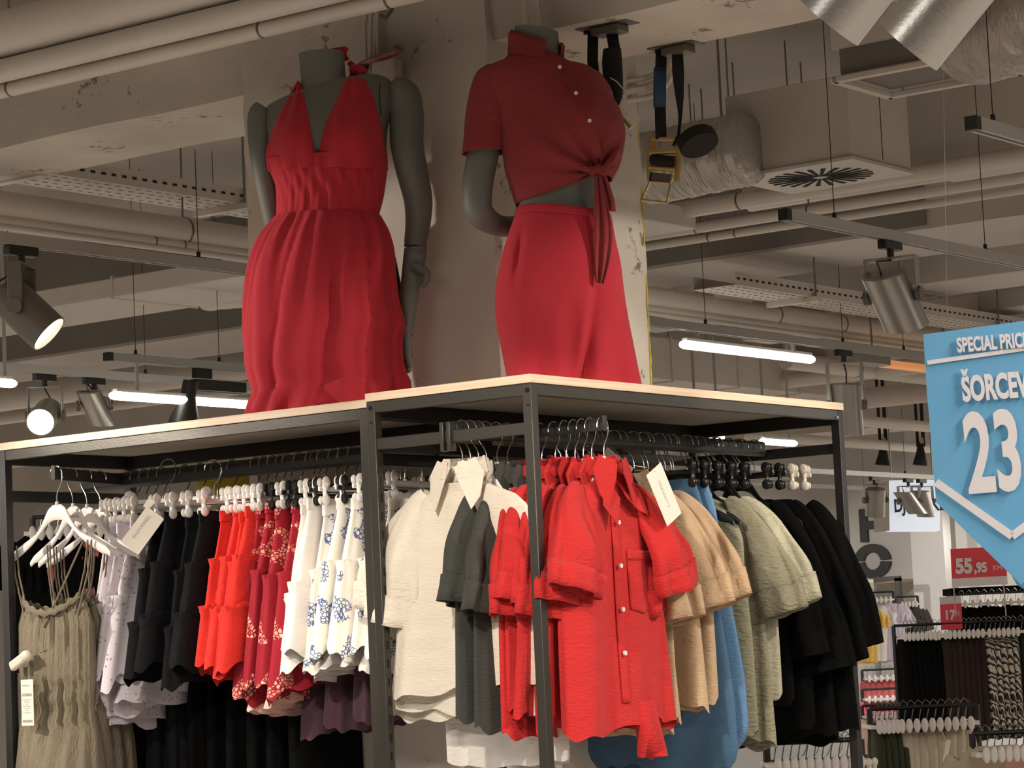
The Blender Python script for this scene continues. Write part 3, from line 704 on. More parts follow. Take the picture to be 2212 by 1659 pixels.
# ---------------------------------------------------------------- garments
def sgn(v): return -1 if v < 0 else 1
def wave(u, ph, ks=(3, 7, 12), am=(1, .6, .3)):
    return sum(a*math.sin(k*u+ph*(i+1)*1.7+i) for i, (k, a) in enumerate(zip(ks, am)))
def cloth(prof, L, z0=0, fold=.01, seed=0, ks=(3, 7, 12), n=64, m=34, hem=.008, sway=0, ruffles=(), swayy=0, flat=.85, foldtop=.2):
    """closed hanging cloth: prof = [(v, half width, half thickness, centre x)], folds grow to the hem"""
    random.seed(seed); ph = random.uniform(0, 6.28); rows = []
    hw = [(p[0], p[1]) for p in prof]; ht = [(p[0], p[2]) for p in prof]; cx = [(p[0], p[3] if len(p) > 3 else 0) for p in prof]
    rv = sorted([(r-.004) for r in ruffles]+[(r+.002) for r in ruffles])
    vs = sorted([i/m for i in range(m+1)]+rv)
    for v in vs:
        w, th, c = interp(hw, v), interp(ht, v), interp(cx, v); row = []
        ruf = 0; am = fold*(foldtop+(1-foldtop)*v)
        for r in ruffles:
            if r <= v < r+.06: ruf = (1-(v-r)/.06)*.014
            if abs(v-r) < .012: am *= .6
        for j in range(n):
            u = 2*PI*j/n; cu, su = math.cos(u), math.sin(u)
            x = c+(w+.012*sum(1 for r in ruffles if v > r))*sgn(cu)*abs(cu)**flat; y = (th+.005*sum(1 for r in ruffles if v > r))*sgn(su)*abs(su)**.7
            d = wave(u, ph+v*.5, ks)*am
            if ruf: d += math.sin(u*26+ph)*ruf*.5+ruf
            x += cu*d*.55+sway*v*v; y += su*d+swayy*v*v
            z = z0-L*v+(hem*v*v*math.sin(2*u+ph)+hem*.4*math.sin(9*u+ph) if v > .5 else 0)
            row.append((x, y, z))
        rows.append(row)
    return MB().grid(rows)
def sleeve(side, sh=(.120, -.172), end=(.335, -.36), r0=(.018, .012), r1=(.086, .034), seed=0, y=0, cuff=True, bend=.0):
    "short wide sleeve: rings from inside the shoulder, over it and down to the open cuff"
    random.seed(seed*3+side*7); ph = random.uniform(0, 6); rb = random.uniform(-.012, .012); rows = []; crows = []; n = 44; M_ = 20
    A, E_ = Vector((sh[0], 0, sh[1])), Vector((end[0], 0, end[1])); K_ = Vector((lerp(sh[0], end[0], .52), 0, lerp(sh[1], end[1], .22)))
    for i in range(M_+1):
        s = i/M_; c = A*(1-s)**2+K_*2*s*(1-s)+E_*s*s; tg = ((K_-A)*(1-s)+(E_-K_)*s).normalized(); nrm = Vector((-tg.z, 0, tg.x))
        a = lerp(r0[0], r1[0], min(1, s*1.25)**.75); b = lerp(r0[1], r1[1], min(1, s*1.4)**.8); row = []
        cc = c-nrm*(a*.55)*(1 if nrm.z > 0 else -1) if False else c
        for j in range(n):
            u = 2*PI*j/n; g = min(1, max(0, (s-.25)*2)); f = wave(u+s*.8*math.sin(ph), ph+s*.6, (2, 4, 7), (1, .8, .5))*.0085*(.1+g)
            f += .006*g*math.sin(s*13+ph+2*u)
            p = c+nrm*(math.cos(u)*(a+f*.5))+Vector((0, 1, 0))*(math.sin(u)*(b+f*1.4)+y-bend*min(1, s*1.3)**1.5+rb*g); row.append((p.x*side, p.y, p.z))
        rows.append(row)
        if i >= M_-3: yc = sum(q[1] for q in row)/n; crows.append([(c.x*side+(q[0]-c.x*side)*1.05+tg.x*side*.004, yc+(q[1]-yc)*1.10, c.z+(q[2]-c.z)*1.05+tg.z*.004) for q in row])
    return MB().grid(rows), (MB().grid(crows) if cuff else None)
def collar(mb, w=.062, front=-.03, y=0, flap=.085, lift=0, zt=-.142):
    "turned-down shirt collar: stand around the neck and two pointed flaps"
    n = 20; rows = []
    for k, (z, e) in enumerate(((zt+.012, 1.0), (zt+.036, .96), (zt+.038, 1.06), (zt-.004, 1.22))):
        row = []
        for j in range(n+1):
            q = PI/2+PI*.92*(-1+2*j/n)+0
            row.append((math.cos(q)*w*e*1.0, y+math.sin(q)*abs(front)*1.35*e, z+(.0 if math.sin(q) < 0 else .014)))
        rows.append(row)
    mb.grid(rows, closed=False)
    for s in (-1, 1):
        pts = [(.006*s, y+front-.012, zt+.024), (.060*s, y+front+.006, zt+.046), (.086*s, y+front+.008, zt+.010), (.080*s, y+front-.006, zt-flap*.62), (.058*s, y+front-.016, zt-flap), (.022*s, y+front-.018, zt-.012)]
        mb.prism([Vector(p) for p in pts], (0, -.003, 0))
    return mb
def shirt(label, loc, rz, mt, L=.60, seed=0, group=None, hw=.225, cat='shirt', name='short_sleeved_shirt', col=True, buttons=False, pocket=False, th=.028, sl=(1, -1), spread=.335, drop=-.36, fold=.007, cuff=True, bend=.0):
    t = thing(name, label, cat, loc, rz, group)
    prof = [(0, .055, .020), (.03, .10, th*.8), (.075, .160, th), (.13, hw*.86, th*1.05), (.19, hw*.93, th*1.1), (.3, hw*.93, th*1.15), (.6, hw, th*1.2), (1, hw*1.05, th*1.35)]
    body_ = cloth(prof, L, -.155, fold*1.7, seed, n=96, m=40, hem=.016, ks=(2, 5, 9), sway=random.Random(seed).uniform(-.02, .02), swayy=random.Random(seed+1).uniform(-.012, .012)).build('shirt_body', mt, t, sharp=80)
    for s in sl:
        a, c = sleeve(s, seed=seed, end=(spread, drop), bend=bend, cuff=cuff)
        o = a.build('sleeve', mt, t, sharp=80)
        if c: c.build('cuff', mt, o, sharp=80, solid=.002)
    if col: collar(MB()).build('collar', mt, t, sharp=35)
    def wrap(o, off):
        q = o.modifiers.new('lie_on_cloth', 'SHRINKWRAP'); q.target = body_; q.wrap_method = 'PROJECT'; q.use_project_y = True; q.use_project_x = False; q.use_project_z = False
        q.use_positive_direction = True; q.use_negative_direction = True; q.offset = off; q.cull_face = 'OFF'; q.project_limit = .06
        q2 = o.modifiers.new('thickness', 'SOLIDIFY'); q2.thickness = .0022; q2.offset = 0
    if buttons:
        0 and MB().prism([(-.014, -.030, -.18), (.014, -.030, -.18), (.016, -.036, -.70), (-.012, -.036, -.70)], (0, .004, 0)).build('button_placket', mt, t)
        wrap(MB().grid([[(x, -.06, -.19-.53*i/40) for x in (-.014, -.007, 0, .007, .014)] for i in range(41)], closed=False).build('button_placket', mt, t), .0035)
        for z in (-.265, -.375, -.485, -.595): MB().tube([(0, -.0385, z), (0, -.033, z)], .006, 12).build('button', 'whiteplastic', t)
    if pocket:
        rows = [[(.045+.125*i/12, -.06, lerp(-.335, -.485-(.012*(1-abs(i-6)/6)), k/14)) for i in range(13)] for k in range(15)]
        wrap(MB().grid(rows, closed=False).build('chest_pocket', mt, t), .003)
        wrap(MB().grid([[(p[0], p[1], lerp(-.335, -.360, k/3)) for p in rows[0]] for k in range(4)], closed=False).build('pocket_hem', mt, t), .0048)
    return t
def skirt(label, loc, rz, mt, L=.42, seed=0, group=None, top=.125, bot=.2, th=.028, ruffles=(), cat='skirt', name='skirt', fold=.012, ks=(3, 7, 12), lining=None, sway=0, z0=-.135, hem=.012, waist=True):
    t = thing(name, label, cat, loc, rz, group)
    prof = [(0, top, th*.35), (.08, top, th*.55), (.4, lerp(top, bot, .45), th*.9), (1, bot, th*1.5)]
    cloth(prof, L, z0, fold, seed, ks=ks, ruffles=ruffles, sway=sway, hem=hem, foldtop=.25).build('skirt_body', mt, t, sharp=80)
    if waist: cloth([(0, top+.002, th*.4), (1, top+.003, th*.6)], .03, z0+.002, .002, seed, ks=(9, 17, 23), m=3, hem=0).build('waistband', mt, t, sharp=80)
    if lining: cloth([(0, bot*.6, th*.6), (1, bot*.9, th*1.1)], L*.3, z0-L*.78, fold*.8, seed+5, ks=ks, hem=.01, m=8).build('lining', lining, t, sharp=80)
    return t
def hang_tag(t, p, rx, w=.052, h=.125, name='hang_tag', words='TERRANOVA', tilt=0, lean=0):
    "stiff card on a thread"
    R3 = Matrix.Rotation(rx, 3, 'Y') @ Matrix.Rotation(tilt, 3, 'Z')
    if lean: R3 = Matrix.Rotation(lean, 3, 'Z') @ R3
    o = MB().box((0, 0, 0), (w, .0012, h)).build(name, 'card', t, bevel=.0005); o.location = p; o.rotation_euler = R3.to_euler()
    text(words, 'printed_name', .0125, 'ink', o, (-.004, -.0009, .042), (PI/2, PI/2, 0), .0001, sx=1.1)
    MB().tube([(0, -.001, h/2-.008), (0, .001, h/2-.008)], .0022, 8).build('punched_hole', 'ink', o)
    return o
# ================================================================ the mannequins
def local_frame(root):
    o = Vector(root)
    def lp(px, py, away=0.0):
        "pixel -> local (x image right, y away, z) on the plane through the root, shifted away"
        d = ray(px, py); n = e2v; q = o+e2v*away
        P = CAM+d*((q-CAM).dot(n)/d.dot(n)); v = P-o
        return Vector((v.dot(e1v), v.dot(n), v.z))
    return lp
def ringset(lp, rings, n=40, sup=.92, disp=None):
    """rings: (Lx,Ly,Rx,Ry, half depth, centre away)"""
    rows = []
    for k, r in enumerate(rings):
        Lp, Rp = lp(r[0], r[1]), lp(r[2], r[3]); b = r[4]; cy = r[5] if len(r) > 5 else 0
        c = (Lp+Rp)/2; a = (Rp-Lp)/2; row = []
        for j in range(n):
            u = 2*PI*j/n; cu, su = math.cos(u), math.sin(u)
            p = c+a*(sgn(cu)*abs(cu)**sup)+Vector((0, 1, 0))*(b*sgn(su)*abs(su)**sup+cy)
            if disp: p = disp(p, u, k/(len(rings)-1), c, a, b)
            row.append(p)
        rows.append(row)
    return rows
def smooth_rings(rings, sub=4):
    "Catmull-Rom through the ring table"
    out = []; L = len(rings); k = max(len(r) for r in rings); R_ = [tuple(r)+(0,)*(k-len(r)) for r in rings]
    for i in range(L-1):
        p0, p1, p2, p3 = R_[max(i-1, 0)], R_[i], R_[i+1], R_[min(i+2, L-1)]
        for s in range(sub):
            t = s/sub
            out.append(tuple(.5*((2*b)+(-a+c)*t+(2*a-5*b+4*c-d)*t*t+(-a+3*b-3*c+d)*t**3) for a, b, c, d in zip(p0, p1, p2, p3)))
    out.append(R_[-1]); return out
def limb(lp, pts, n=20, sub=4, flat=1.0):
    "pts: (px, py, radius in px, away)"
    out = []; s = smooth_rings([tuple(p) for p in pts], sub); P = [lp(p[0], p[1], p[3]) for p in s]; rs = [abs((lp(p[0]+p[2], p[1], p[3])-lp(p[0], p[1], p[3])).x) for p in s]
    return P, rs
# ---- figure in the halter dress ----
ROOT1 = Vector((at(705, 860, 1, 5.53).x, 5.53, ZU+.0225)); lp = local_frame(ROOT1)
t1 = thing('mannequin', 'headless grey mannequin in a red halter dress, hands by its side, on the left rack', 'mannequin', ROOT1, -YAW)
body = smooth_rings([(645, 118, 744, 112, .050), (648, 150, 745, 146, .049), (649, 178, 749, 168, .051, .004), (640, 200, 775, 168, .055, .008), (606, 214, 812, 160, .062, .012), (574, 232, 846, 176, .075, .012), (572, 262, 850, 222, .094, .005),
    (579, 300, 838, 275, .106), (582, 335, 834, 325, .112), (590, 375, 830, 370, .104), (599, 425, 824, 420, .094), (603, 468, 812, 460, .090), (600, 530, 812, 520, .10), (595, 620, 812, 610, .11), (595, 740, 812, 730, .11), (600, 893, 812, 858, .11)])
def bust1(p, u, v, c, a, b):
    for cx in (635, 765):
        q = lp(cx, 300); dx = (p.x-q.x)/.055; dz = (p.z-q.z)/.060
        if p.y < c.y+.02: p.y -= .035*math.exp(-dx*dx-dz*dz)
    return p
MB().grid(ringset(lp, body, 48, disp=bust1), cap0=True, cap1=True).build('torso', 'skin', t1, sharp=50)
P, rs = limb(lp, [(571, 232, 22, .005), (563, 250, 29, .005), (562, 300, 28, 0), (569, 370, 25, .01), (585, 450, 23, .03), (600, 520, 22, .05), (612, 600, 19, .07), (618, 680, 15, .07)])
MB().tube(P, rs, 22, flat=.95).build('arm', 'skin', t1, sharp=60)
P, rs = limb(lp, [(845, 186, 24, .01), (868, 205, 40, .01), (878, 250, 40, .01), (879, 310, 38, .0), (890, 370, 36, .01), (903, 430, 33, .03), (903, 480, 29, .045), (896, 528, 25, .055)])
ra = MB().tube(P, rs, 24, flat=.95).build('arm', 'skin', t1, sharp=60)
# shoulder seams
for pts in (((583, 218), (582, 250), (588, 290), (594, 320)), ((823, 158), (818, 200), (822, 245), (830, 262))):
    q = [lp(x, y, -.075-.02*i) for i, (x, y) in enumerate(pts)]
    q = [Vector((v.x, v.y+.0, v.z)) for v in q]
for (a, b, aw) in (((581, 222), (586, 250), -.07),):
    pass
def onbody(px, py, rings, extra=.0015):
    "point on the front of the ring surface seen at the pixel"
    best = None
    for k in range(len(rings)-1):
        r, r2 = rings[k], rings[k+1]
        def zl(rr, f): return lerp(rr[1], rr[3], f)
        f = min(max((px-r[0])/(r[2]-r[0]), 0.01), .99); f2 = min(max((px-r2[0])/(r2[2]-r2[0]), 0.01), .99)
        y1, y2 = zl(r, f), zl(r2, f2)
        if y1 <= py <= y2 or k == len(rings)-2 or (k == 0 and py < y1):
            s = min(max((py-y1)/(y2-y1+1e-6), 0), 1); ff = lerp(f, f2, s); b = lerp(r[4], r2[4], s); cy = lerp(r[5] if len(r) > 5 else 0, r2[5] if len(r2) > 5 else 0, s)
            cu = abs(2*ff-1); dep = b*math.sqrt(max(0, 1-cu**2.15)); 
            return lp(px, py, cy-dep-extra)
    return lp(px, py)
q = [onbody(x, y, body, .0005) for x, y in ((583, 228), (583, 245), (586, 262), (590, 285), (595, 305))]
MB().tube([p+Vector((0, -.004, 0)) for p in q], .0016, 6).build('shoulder_seam', 'seam', t1)
q = [onbody(x, y, body, .0005) for x, y in ((824, 170), (820, 195), (821, 225), (824, 248))]
MB().tube([p+Vector((0, -.012, 0)) for p in q], .0016, 6).build('shoulder_seam', 'seam', t1)
# hand of the right arm: seam collar, palm, fingers, thumb
hand = smooth_rings([(871, 531, 921, 526, .030, .055), (868, 560, 918, 556, .029, .055), (864, 600, 911, 596, .028, .055), (859, 640, 902, 637, .033, .05), (860, 675, 897, 673, .038, .048), (863, 705, 893, 703, .040, .048), (866, 722, 890, 720, .036, .048)], 4)
h_ = MB().grid(ringset(lp, hand, 28, sup=1), cap0=True, cap1=True)
for i, (aw, ln, bx, rr) in enumerate(((.012, 795, 882, 9.5), (.034, 806, 880, 10), (.056, 800, 881, 9.5), (.077, 780, 884, 8.5))):
    P, rs = limb(lp, [(876, 705, rr+1.5, aw+.002), (877, 735, rr+1, aw), (bx-2, 765, rr, aw), (bx+1, ln-10, rr-1.5, aw), (bx+1, ln-2, rr-4.5, aw), (bx+1, ln, 2, aw)], sub=3)
    h_.tube(P, rs, 12)
P, rs = limb(lp, [(896, 575, 13, .03), (910, 583, 12, .02), (921, 592, 10, .01), (919, 608, 8, .005), (911, 620, 5, .005)], sub=3); h_.tube(P, rs, 12)
h_.build('hand', 'skin', t1, sharp=60)
P1 = lp(896, 529, .055); MB().tube([P1+Vector((0, 0, .004)), P1-Vector((0, 0, .004))], .0305, 24).build('wrist_joint', 'aludark', t1)
# the dress
dress = MB()
def skirtdisp(p, u, v, c, a, b):
    s = max(0, min(1, (v-.02)*1.6)); g = 1-math.exp(-v*9)
    w = u+.50*v**1.2+.10*math.sin(u*2+1)
    f = (abs(math.sin(w*5.5+.9))**.75-.55)*.040*min(1, .35+v*1.6)+.010*math.sin(w*11+2+2*v)+.010*math.sin(u*24+2*math.sin(u*3))*math.exp(-v*5)+.005*math.sin(w*19-v*4)
    f *= g*(1-.25*v)
    if v > .80: f += .018*math.sin(w*9+14*v)*(v-.8)*4
    n = Vector((math.cos(u)*.75, math.sin(u), 0)); p = p+n*f
    if v > .86:
        k = min(1, (v-.86)/.12); k = k*k*(3-2*k); p.z = lerp(p.z, (.017 if p.x > -.02 else .004)+.004*abs(math.sin(u*9+1)), k); p.y -= .012*k*math.sin(u*13)
    return p
sk = smooth_rings([(597, 466, 819, 462, .103), (586, 484, 826, 478, .118), (566, 515, 838, 505, .14), (550, 555, 848, 545, .158), (540, 600, 851, 590, .165), (533, 660, 858, 650, .17), (531, 710, 872, 700, .17), (532, 750, 866, 742, .165), (536, 800, 870, 790, .16), (549, 846, 878, 815, .15), (541, 868, 884, 832, .16), (528, 890, 888, 850, .165)], 6)
waist = smooth_rings([(577, 350, 838, 345, .128), (583, 372, 837, 365, .122), (594, 398, 834, 390, .112), (597, 430, 829, 425, .105), (597, 468, 819, 463, .104)], 4)
def waistdisp(p, u, v, c, a, b):
    return p+Vector((0, math.sin(u), 0))*(.0025*math.sin(u*23+3*math.sin(v*5))+.002*math.sin(u*41+1))
tdress = MB().grid(ringset(lp, sk, 240, sup=.95, disp=skirtdisp)).build('dress_skirt', 'reddress', t1, sharp=80)
MB().grid(ringset(lp, waist, 160, disp=waistdisp)).build('dress_waistband', 'reddress', t1, sharp=80)
def panel(outer, inner, k=18, m=26, pleat=.006, ph=0):
    "halter cup between its outer and inner edge, resting on the chest"
    def samp(tab, s):
        u = s*(len(tab)-1); i = min(int(u), len(tab)-2); f = u-i
        p0, p1, p2, p3 = tab[max(i-1, 0)], tab[i], tab[i+1], tab[min(i+2, len(tab)-1)]
        return tuple(.5*((2*b)+(-a+c)*f+(2*a-5*b+4*c-d)*f*f+(-a+3*b-3*c+d)*f**3) for a, b, c, d in zip(p0, p1, p2, p3))
    rows = []
    for i in range(m+1):
        s = i/m; a, b = samp(outer, s), samp(inner, s); row = []
        for j in range(k+1):
            f = j/k; x, y = lerp(a[0], b[0], f), lerp(a[1], b[1], f); p = onbody(x, y, body, .008)
            p = bust1(p, 0, 0, Vector((0, .2, 0)), None, None)
            p.y -= .012*math.sin(PI*f)+pleat*math.sin(f*15+ph+s*1.5)*(1-.45*math.sin(PI*s))
            row.append(p)
        rows.append(row)
    return MB().grid(rows, closed=False)
panel([(644, 175), (626, 205), (604, 250), (584, 300), (575, 335), (580, 372)], [(650, 182), (658, 215), (668, 260), (676, 305), (682, 340), (684, 360)]).build('halter_cup', 'reddress', t1, sharp=80, solid=.003)
panel([(786, 165), (800, 195), (815, 240), (828, 290), (836, 335), (838, 368)], [(745, 172), (727, 210), (708, 255), (695, 300), (687, 340), (685, 360)], ph=2).build('halter_cup', 'reddress', t1, sharp=80, solid=.003)
# the neck tie: band round the nape, knot at the right, standing end
mb = MB()
mb.tube([lp(752, 178, -.01), lp(762, 160, .01), lp(764, 145, .03), lp(755, 135, .05)], [.012, .010, .010, .008], 10, flat=.5)
mb.ball(lp(764, 150, .0), (.013, .012, .016)); mb.ball(lp(780, 155, -.005), (.015, .010, .020))
mb.tube([lp(750, 130, .03), lp(742, 115, .02), lp(733, 108, .03)], [.009, .008, .007], 8, flat=.5)
mb.prism([lp(716, 104, .02), lp(746, 100, .02), lp(753, 104, .02), lp(745, 122, .025), lp(736, 124, .025), lp(728, 112, .02)], (0, .004, 0))
mb.prism([lp(780, 142, 0), lp(788, 150, 0), lp(784, 175, 0), lp(770, 180, 0), lp(765, 160, 0)], (0, .006, 0))
mb.build('neck_tie', 'reddress', t1, sharp=70)
MB().tube([lp(862, 640, .10), lp(845, 560, .11), lp(830, 520, .09)], [.012, .014, .012], 12).build('arm_strut', 'black', t1)

# ---- figure in the tied shirt ----
ROOT2 = Vector((at(1237, 815, 1, 5.76).x, 5.76, ZB+.0225)); lp = local_frame(ROOT2)
t2 = thing('mannequin', 'headless grey mannequin in a knotted red shirt and red wrap trousers, on the box rack', 'mannequin', ROOT2, -YAW)
body2 = smooth_rings([(1112, 58, 1206, 72, .050), (1110, 90, 1209, 100, .050), (1104, 120, 1216, 128, .056), (1078, 140, 1250, 142, .068), (1048, 158, 1285, 165, .085), (1060, 200, 1300, 205, .10), (1085, 260, 1328, 255, .11), (1092, 320, 1326, 320, .11),
    (1104, 380, 1306, 375, .10), (1119, 430, 1294, 425, .095), (1112, 480, 1306, 480, .11), (1105, 560, 1315, 560, .11), (1110, 660, 1325, 660, .075), (1120, 835, 1335, 838, .05)])
MB().grid(ringset(lp, body2, 48), cap0=True, cap1=True).build('torso', 'skin', t2, sharp=50)
P, rs = limb(lp, [(1060, 200, 28, .0), (1054, 260, 33, -.0), (1044, 330, 34, -.0), (1033, 390, 34, .0), (1031, 440, 32, .0), (1041, 466, 30, .01), (1068, 484, 24, .05), (1095, 490, 22, .09), (1118, 487, 20, .125)])
arm2 = MB().tube(P, rs, 24).build('arm', 'skin', t2, sharp=60)
Pa = lp(1088, 489, .08); Pb = lp(1125, 487, .135); MB().tube([Pa, Pb], [.027, .026], 22).build('forearm_seam', 'aludark', arm2)
P, rs = limb(lp, [(1285, 190, 30, .06), (1300, 240, 32, .09), (1298, 320, 30, .12), (1285, 390, 27, .13)])
MB().tube(P, rs, 22).build('arm', 'skin', t2, sharp=60)
def shirt2(p, u, v, c, a, b):
    # soft drag lines towards the knot
    k = lp(1292, 372, -.11); d = Vector((p.x-k.x, 0, p.z-k.z)); r = d.length; q = math.atan2(d.z, d.x)
    if p.y < c.y+.03:
        f = math.sin(q*13+r*9)*.010*math.exp(-(r/.17)**2)*min(1, r/.03)+math.sin(q*6+1)*.006*math.exp(-(r/.3)**2)
        g = math.exp(-((p.x-lp(1265, 260).x)/.07)**2-((p.z-lp(1265, 265).z)/.08)**2)*.030
        p.y += f-g
    p.z += .004*math.sin(u*3+v*4); return p
sh = smooth_rings([(1102, 112, 1216, 124, .060), (1088, 128, 1230, 134, .068), (1056, 142, 1270, 146, .084), (1034, 165, 1300, 172, .10), (1046, 200, 1312, 200, .112), (1066, 240, 1338, 240, .122), (1080, 285, 1350, 285, .128), (1086, 330, 1346, 325, .128), (1092, 370, 1340, 350, .125), (1104, 410, 1332, 368, .118), (1115, 446, 1322, 384, .112)], 5)
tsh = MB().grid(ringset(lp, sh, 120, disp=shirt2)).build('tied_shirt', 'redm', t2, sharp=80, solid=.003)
# sleeve over the upper arm
def sleeve_rings(tab, n=40):
    rows = []
    for k, (x0, y0, x1, y1, b, aw) in enumerate(smooth_rings(tab, 4)):
        A, B = lp(x0, y0, aw), lp(x1, y1, aw); c = (A+B)/2; a = (B-A)/2
        rows.append([c+a*math.cos(2*PI*j/n)+Vector((0, 1, 0))*math.sin(2*PI*j/n)*b*(1+.04*math.sin(6*PI*j/n*2+k*.2)) for j in range(n)])
    return rows
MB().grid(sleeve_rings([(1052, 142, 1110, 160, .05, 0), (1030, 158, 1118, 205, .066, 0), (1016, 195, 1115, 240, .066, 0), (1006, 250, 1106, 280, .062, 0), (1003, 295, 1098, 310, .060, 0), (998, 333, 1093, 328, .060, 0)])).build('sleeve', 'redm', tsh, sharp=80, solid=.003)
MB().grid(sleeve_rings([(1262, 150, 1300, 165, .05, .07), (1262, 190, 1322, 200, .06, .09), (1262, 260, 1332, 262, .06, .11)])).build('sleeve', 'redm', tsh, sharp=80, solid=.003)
# collar: stand plus folded flap
rows = []
for (L_, R_, b) in (((1106, 64), (1214, 92), .062), ((1099, 72), (1219, 100), .068), ((1098, 118), (1216, 140), .078), ((1097, 121), (1214, 143), .080)):
    A, B = lp(*L_), lp(*R_); c = (A+B)/2; a = (B-A)/2
    rows.append([c+a*math.cos(q)+Vector((0, 1, 0))*math.sin(q)*b+Vector((0, 0, -.020 if b < .07 else -.006))*max(0, -math.sin(q)) for q in [math.radians(-28+316*j/40)*1 for j in range(41)]])
MB().grid([[p for p in r] for r in rows], closed=False).build('collar', 'redm', tsh, sharp=60, solid=.004)
# placket, buttons
def onshirt(px, py, e=.004):
    p = onbody(px, py, sh, e); k = math.exp(-((p.x-lp(1265, 260).x)/.07)**2-((p.z-lp(1265, 265).z)/.08)**2)*.030; p.y -= k; return p
rows = []
for (x, y) in ((1209, 140), (1226, 170), (1243, 203), (1258, 234), (1272, 265), (1282, 300), (1290, 340)):
    rows.append([onshirt(x-9+3*i, y-2+i*1.2, .014) for i in range(8)])
MB().grid(rows, closed=False).build('button_placket', 'redm', tsh, solid=.003)
for (x, y) in ((1209, 145), (1244, 204), (1273, 265)):
    p = onshirt(x, y, .022); MB().tube([p, p+Vector((0, -.0025, 0))], .0052, 14).tube([p+Vector((0, -.002, 0)), p+Vector((0, -.003, 0))], .0015, 6).build('button', 'whiteplastic', tsh)
# knot and hanging ends
mb = MB(); kp = lp(1292, 372, -.125)
mb.ball(kp, (.026, .022, .018)); mb.tube([lp(1225, 352, -.115), lp(1262, 364, -.125), kp], [.006, .014, .012], 10, flat=.6); mb.tube([lp(1335, 320, -.09), lp(1318, 350, -.115), kp], [.006, .013, .012], 10, flat=.6)
mb.build('shirt_knot', 'redm', tsh, sharp=80)
def strip(cent, wid, aw=-.13, amp=.006, n=10, ph=0):
    rows = []; s_ = smooth_rings([(c[0], c[1], w, 0) for c, w in zip(cent, wid)], 4)
    for k, (x, y, w, _) in enumerate(s_):
        rows.append([lp(x-w+2*w*j/n, y+(j/n)*3, aw+amp*math.sin(j*1.3+ph+k*.1)) for j in range(n+1)])
    return MB().grid(rows, closed=False)
strip([(1297, 370), (1303, 400), (1311, 430), (1314, 454)], [9, 14, 15, 15]).build('shirt_tail', 'redm', tsh, sharp=80, solid=.004)
strip([(1292, 378), (1298, 430), (1302, 500), (1300, 560), (1296, 610)], [7, 13, 20, 17, 8], aw=-.145, ph=2).build('trouser_tie_end', 'redm', t2, sharp=80, solid=.004)
# wrap trousers
def tro(p, u, v, c, a, b):
    if p.y < c.y+.02:
        # overlap edge of the wrap front, falling to the hem
        zc0 = lp(1290, 500).z; zc1 = lp(1250, 820).z; s = (p.z-zc0)/(zc1-zc0)
        xe = lerp(lp(1290, 500).x, lp(1252, 820).x, max(s, 0)**1.2); dx = p.x-xe
        if s > -.1: p.y += (.026+.04*max(0, s-.3))*min(1, max(0, s+.1)*3)*math.exp(-max(dx, 0)/(.035+.03*max(0, s)))*(.5+.5*math.tanh(dx/.006))
        xp = lerp(lp(1128, 500).x, lp(1105, 640).x, s*2)
        p.y += .020*math.exp(-((p.x-xp)/.011)**2)*math.exp(-((p.z-lp(1110, 560).z)/.07)**2)
        low = max(0, v-.55)/.45
        p.y += .018*low*math.sin((p.x*34)+v*3)+.012*low*math.sin(p.x*61+1)
    return p
tr = smooth_rings([(1117, 452, 1320, 470, .116), (1112, 470, 1324, 492, .120), (1098, 510, 1330, 525, .135), (1082, 565, 1340, 570, .150), (1071, 630, 1348, 635, .155), (1071, 680, 1357, 690, .155), (1080, 735, 1368, 745, .15), (1091, 790, 1379, 800, .145), (1101, 845, 1390, 850, .14)], 6)
tt = MB().grid(ringset(lp, tr, 200, disp=tro)).build('wrap_trousers', 'redskirt' if False else 'reddress', t2, sharp=70, solid=.003)
wb = smooth_rings([(1117, 449, 1320, 468, .119), (1112, 466, 1324, 488, .124)], 3)
MB().grid(ringset(lp, wb, 80)).build('waistband', 'reddress', tt, sharp=70, solid=.002)

# ---------------------------------------------------------------- ratchet straps on the beam
def webbing(pts, w, name, mt, t, normal=None):
    "flat ribbon through the points (local), w may be a list"
    rows = []; P = [Vector(p) for p in pts]; ws = w if hasattr(w, '__len__') else [w]*len(P)
    for p, q in zip(P, ws): rows.append([p-e1v*q/2, p-e1v*q/6, p+e1v*q/6, p+e1v*q/2])
    return MB().grid(rows, closed=False).build(name, mt, t, solid=.004)
def plate(t, o, p0, p1, dip=.02):
    A = Vector((p0.x, p0.y, BZ))-o; B = Vector((p1.x, p1.y, BZ))-o; c = (A+B)/2; ln = (B-A).length
    MB().span((A.x, c.y-.035, -.004), (B.x, c.y+.035, .0)).build('ceiling_plate', 'aludark', t)
    MB().span((c.x-ln*.22, c.y-.028, -.028), (c.x+ln*.30, c.y+.028, -.004)).build('plate_loop', 'aludark', t, bevel=.004)
    MB().tube([(A.x+.015, c.y, -.004), (A.x+.015, c.y, -.014)], .009, 8).build('plate_bolt', 'black', t)
    return c
p0, p1 = ptz(1400, 105, BZ), ptz(1520, 92, BZ); o = Vector(((p0.x+p1.x)/2, (p0.y+p1.y)/2, BZ)); yy = o.y
t = thing('ratchet_strap', 'black ratchet strap with a blue sleeve, brassy buckle and rolled end, hanging by the pillar', 'strap', o)
plate(t, o, p0, p1)
def q_(px, py, dy=0): return at(px, py, 1, yy+dy)-o
webbing([q_(1429, 104), q_(1427, 150), q_(1426, 230), q_(1428, 300)], .032, 'strap_web', 'strap', t)
webbing([q_(1426, 145, -.004), q_(1425, 190, -.004), q_(1425, 231, -.004)], .037, 'blue_sleeve', 'bluewrap', t)
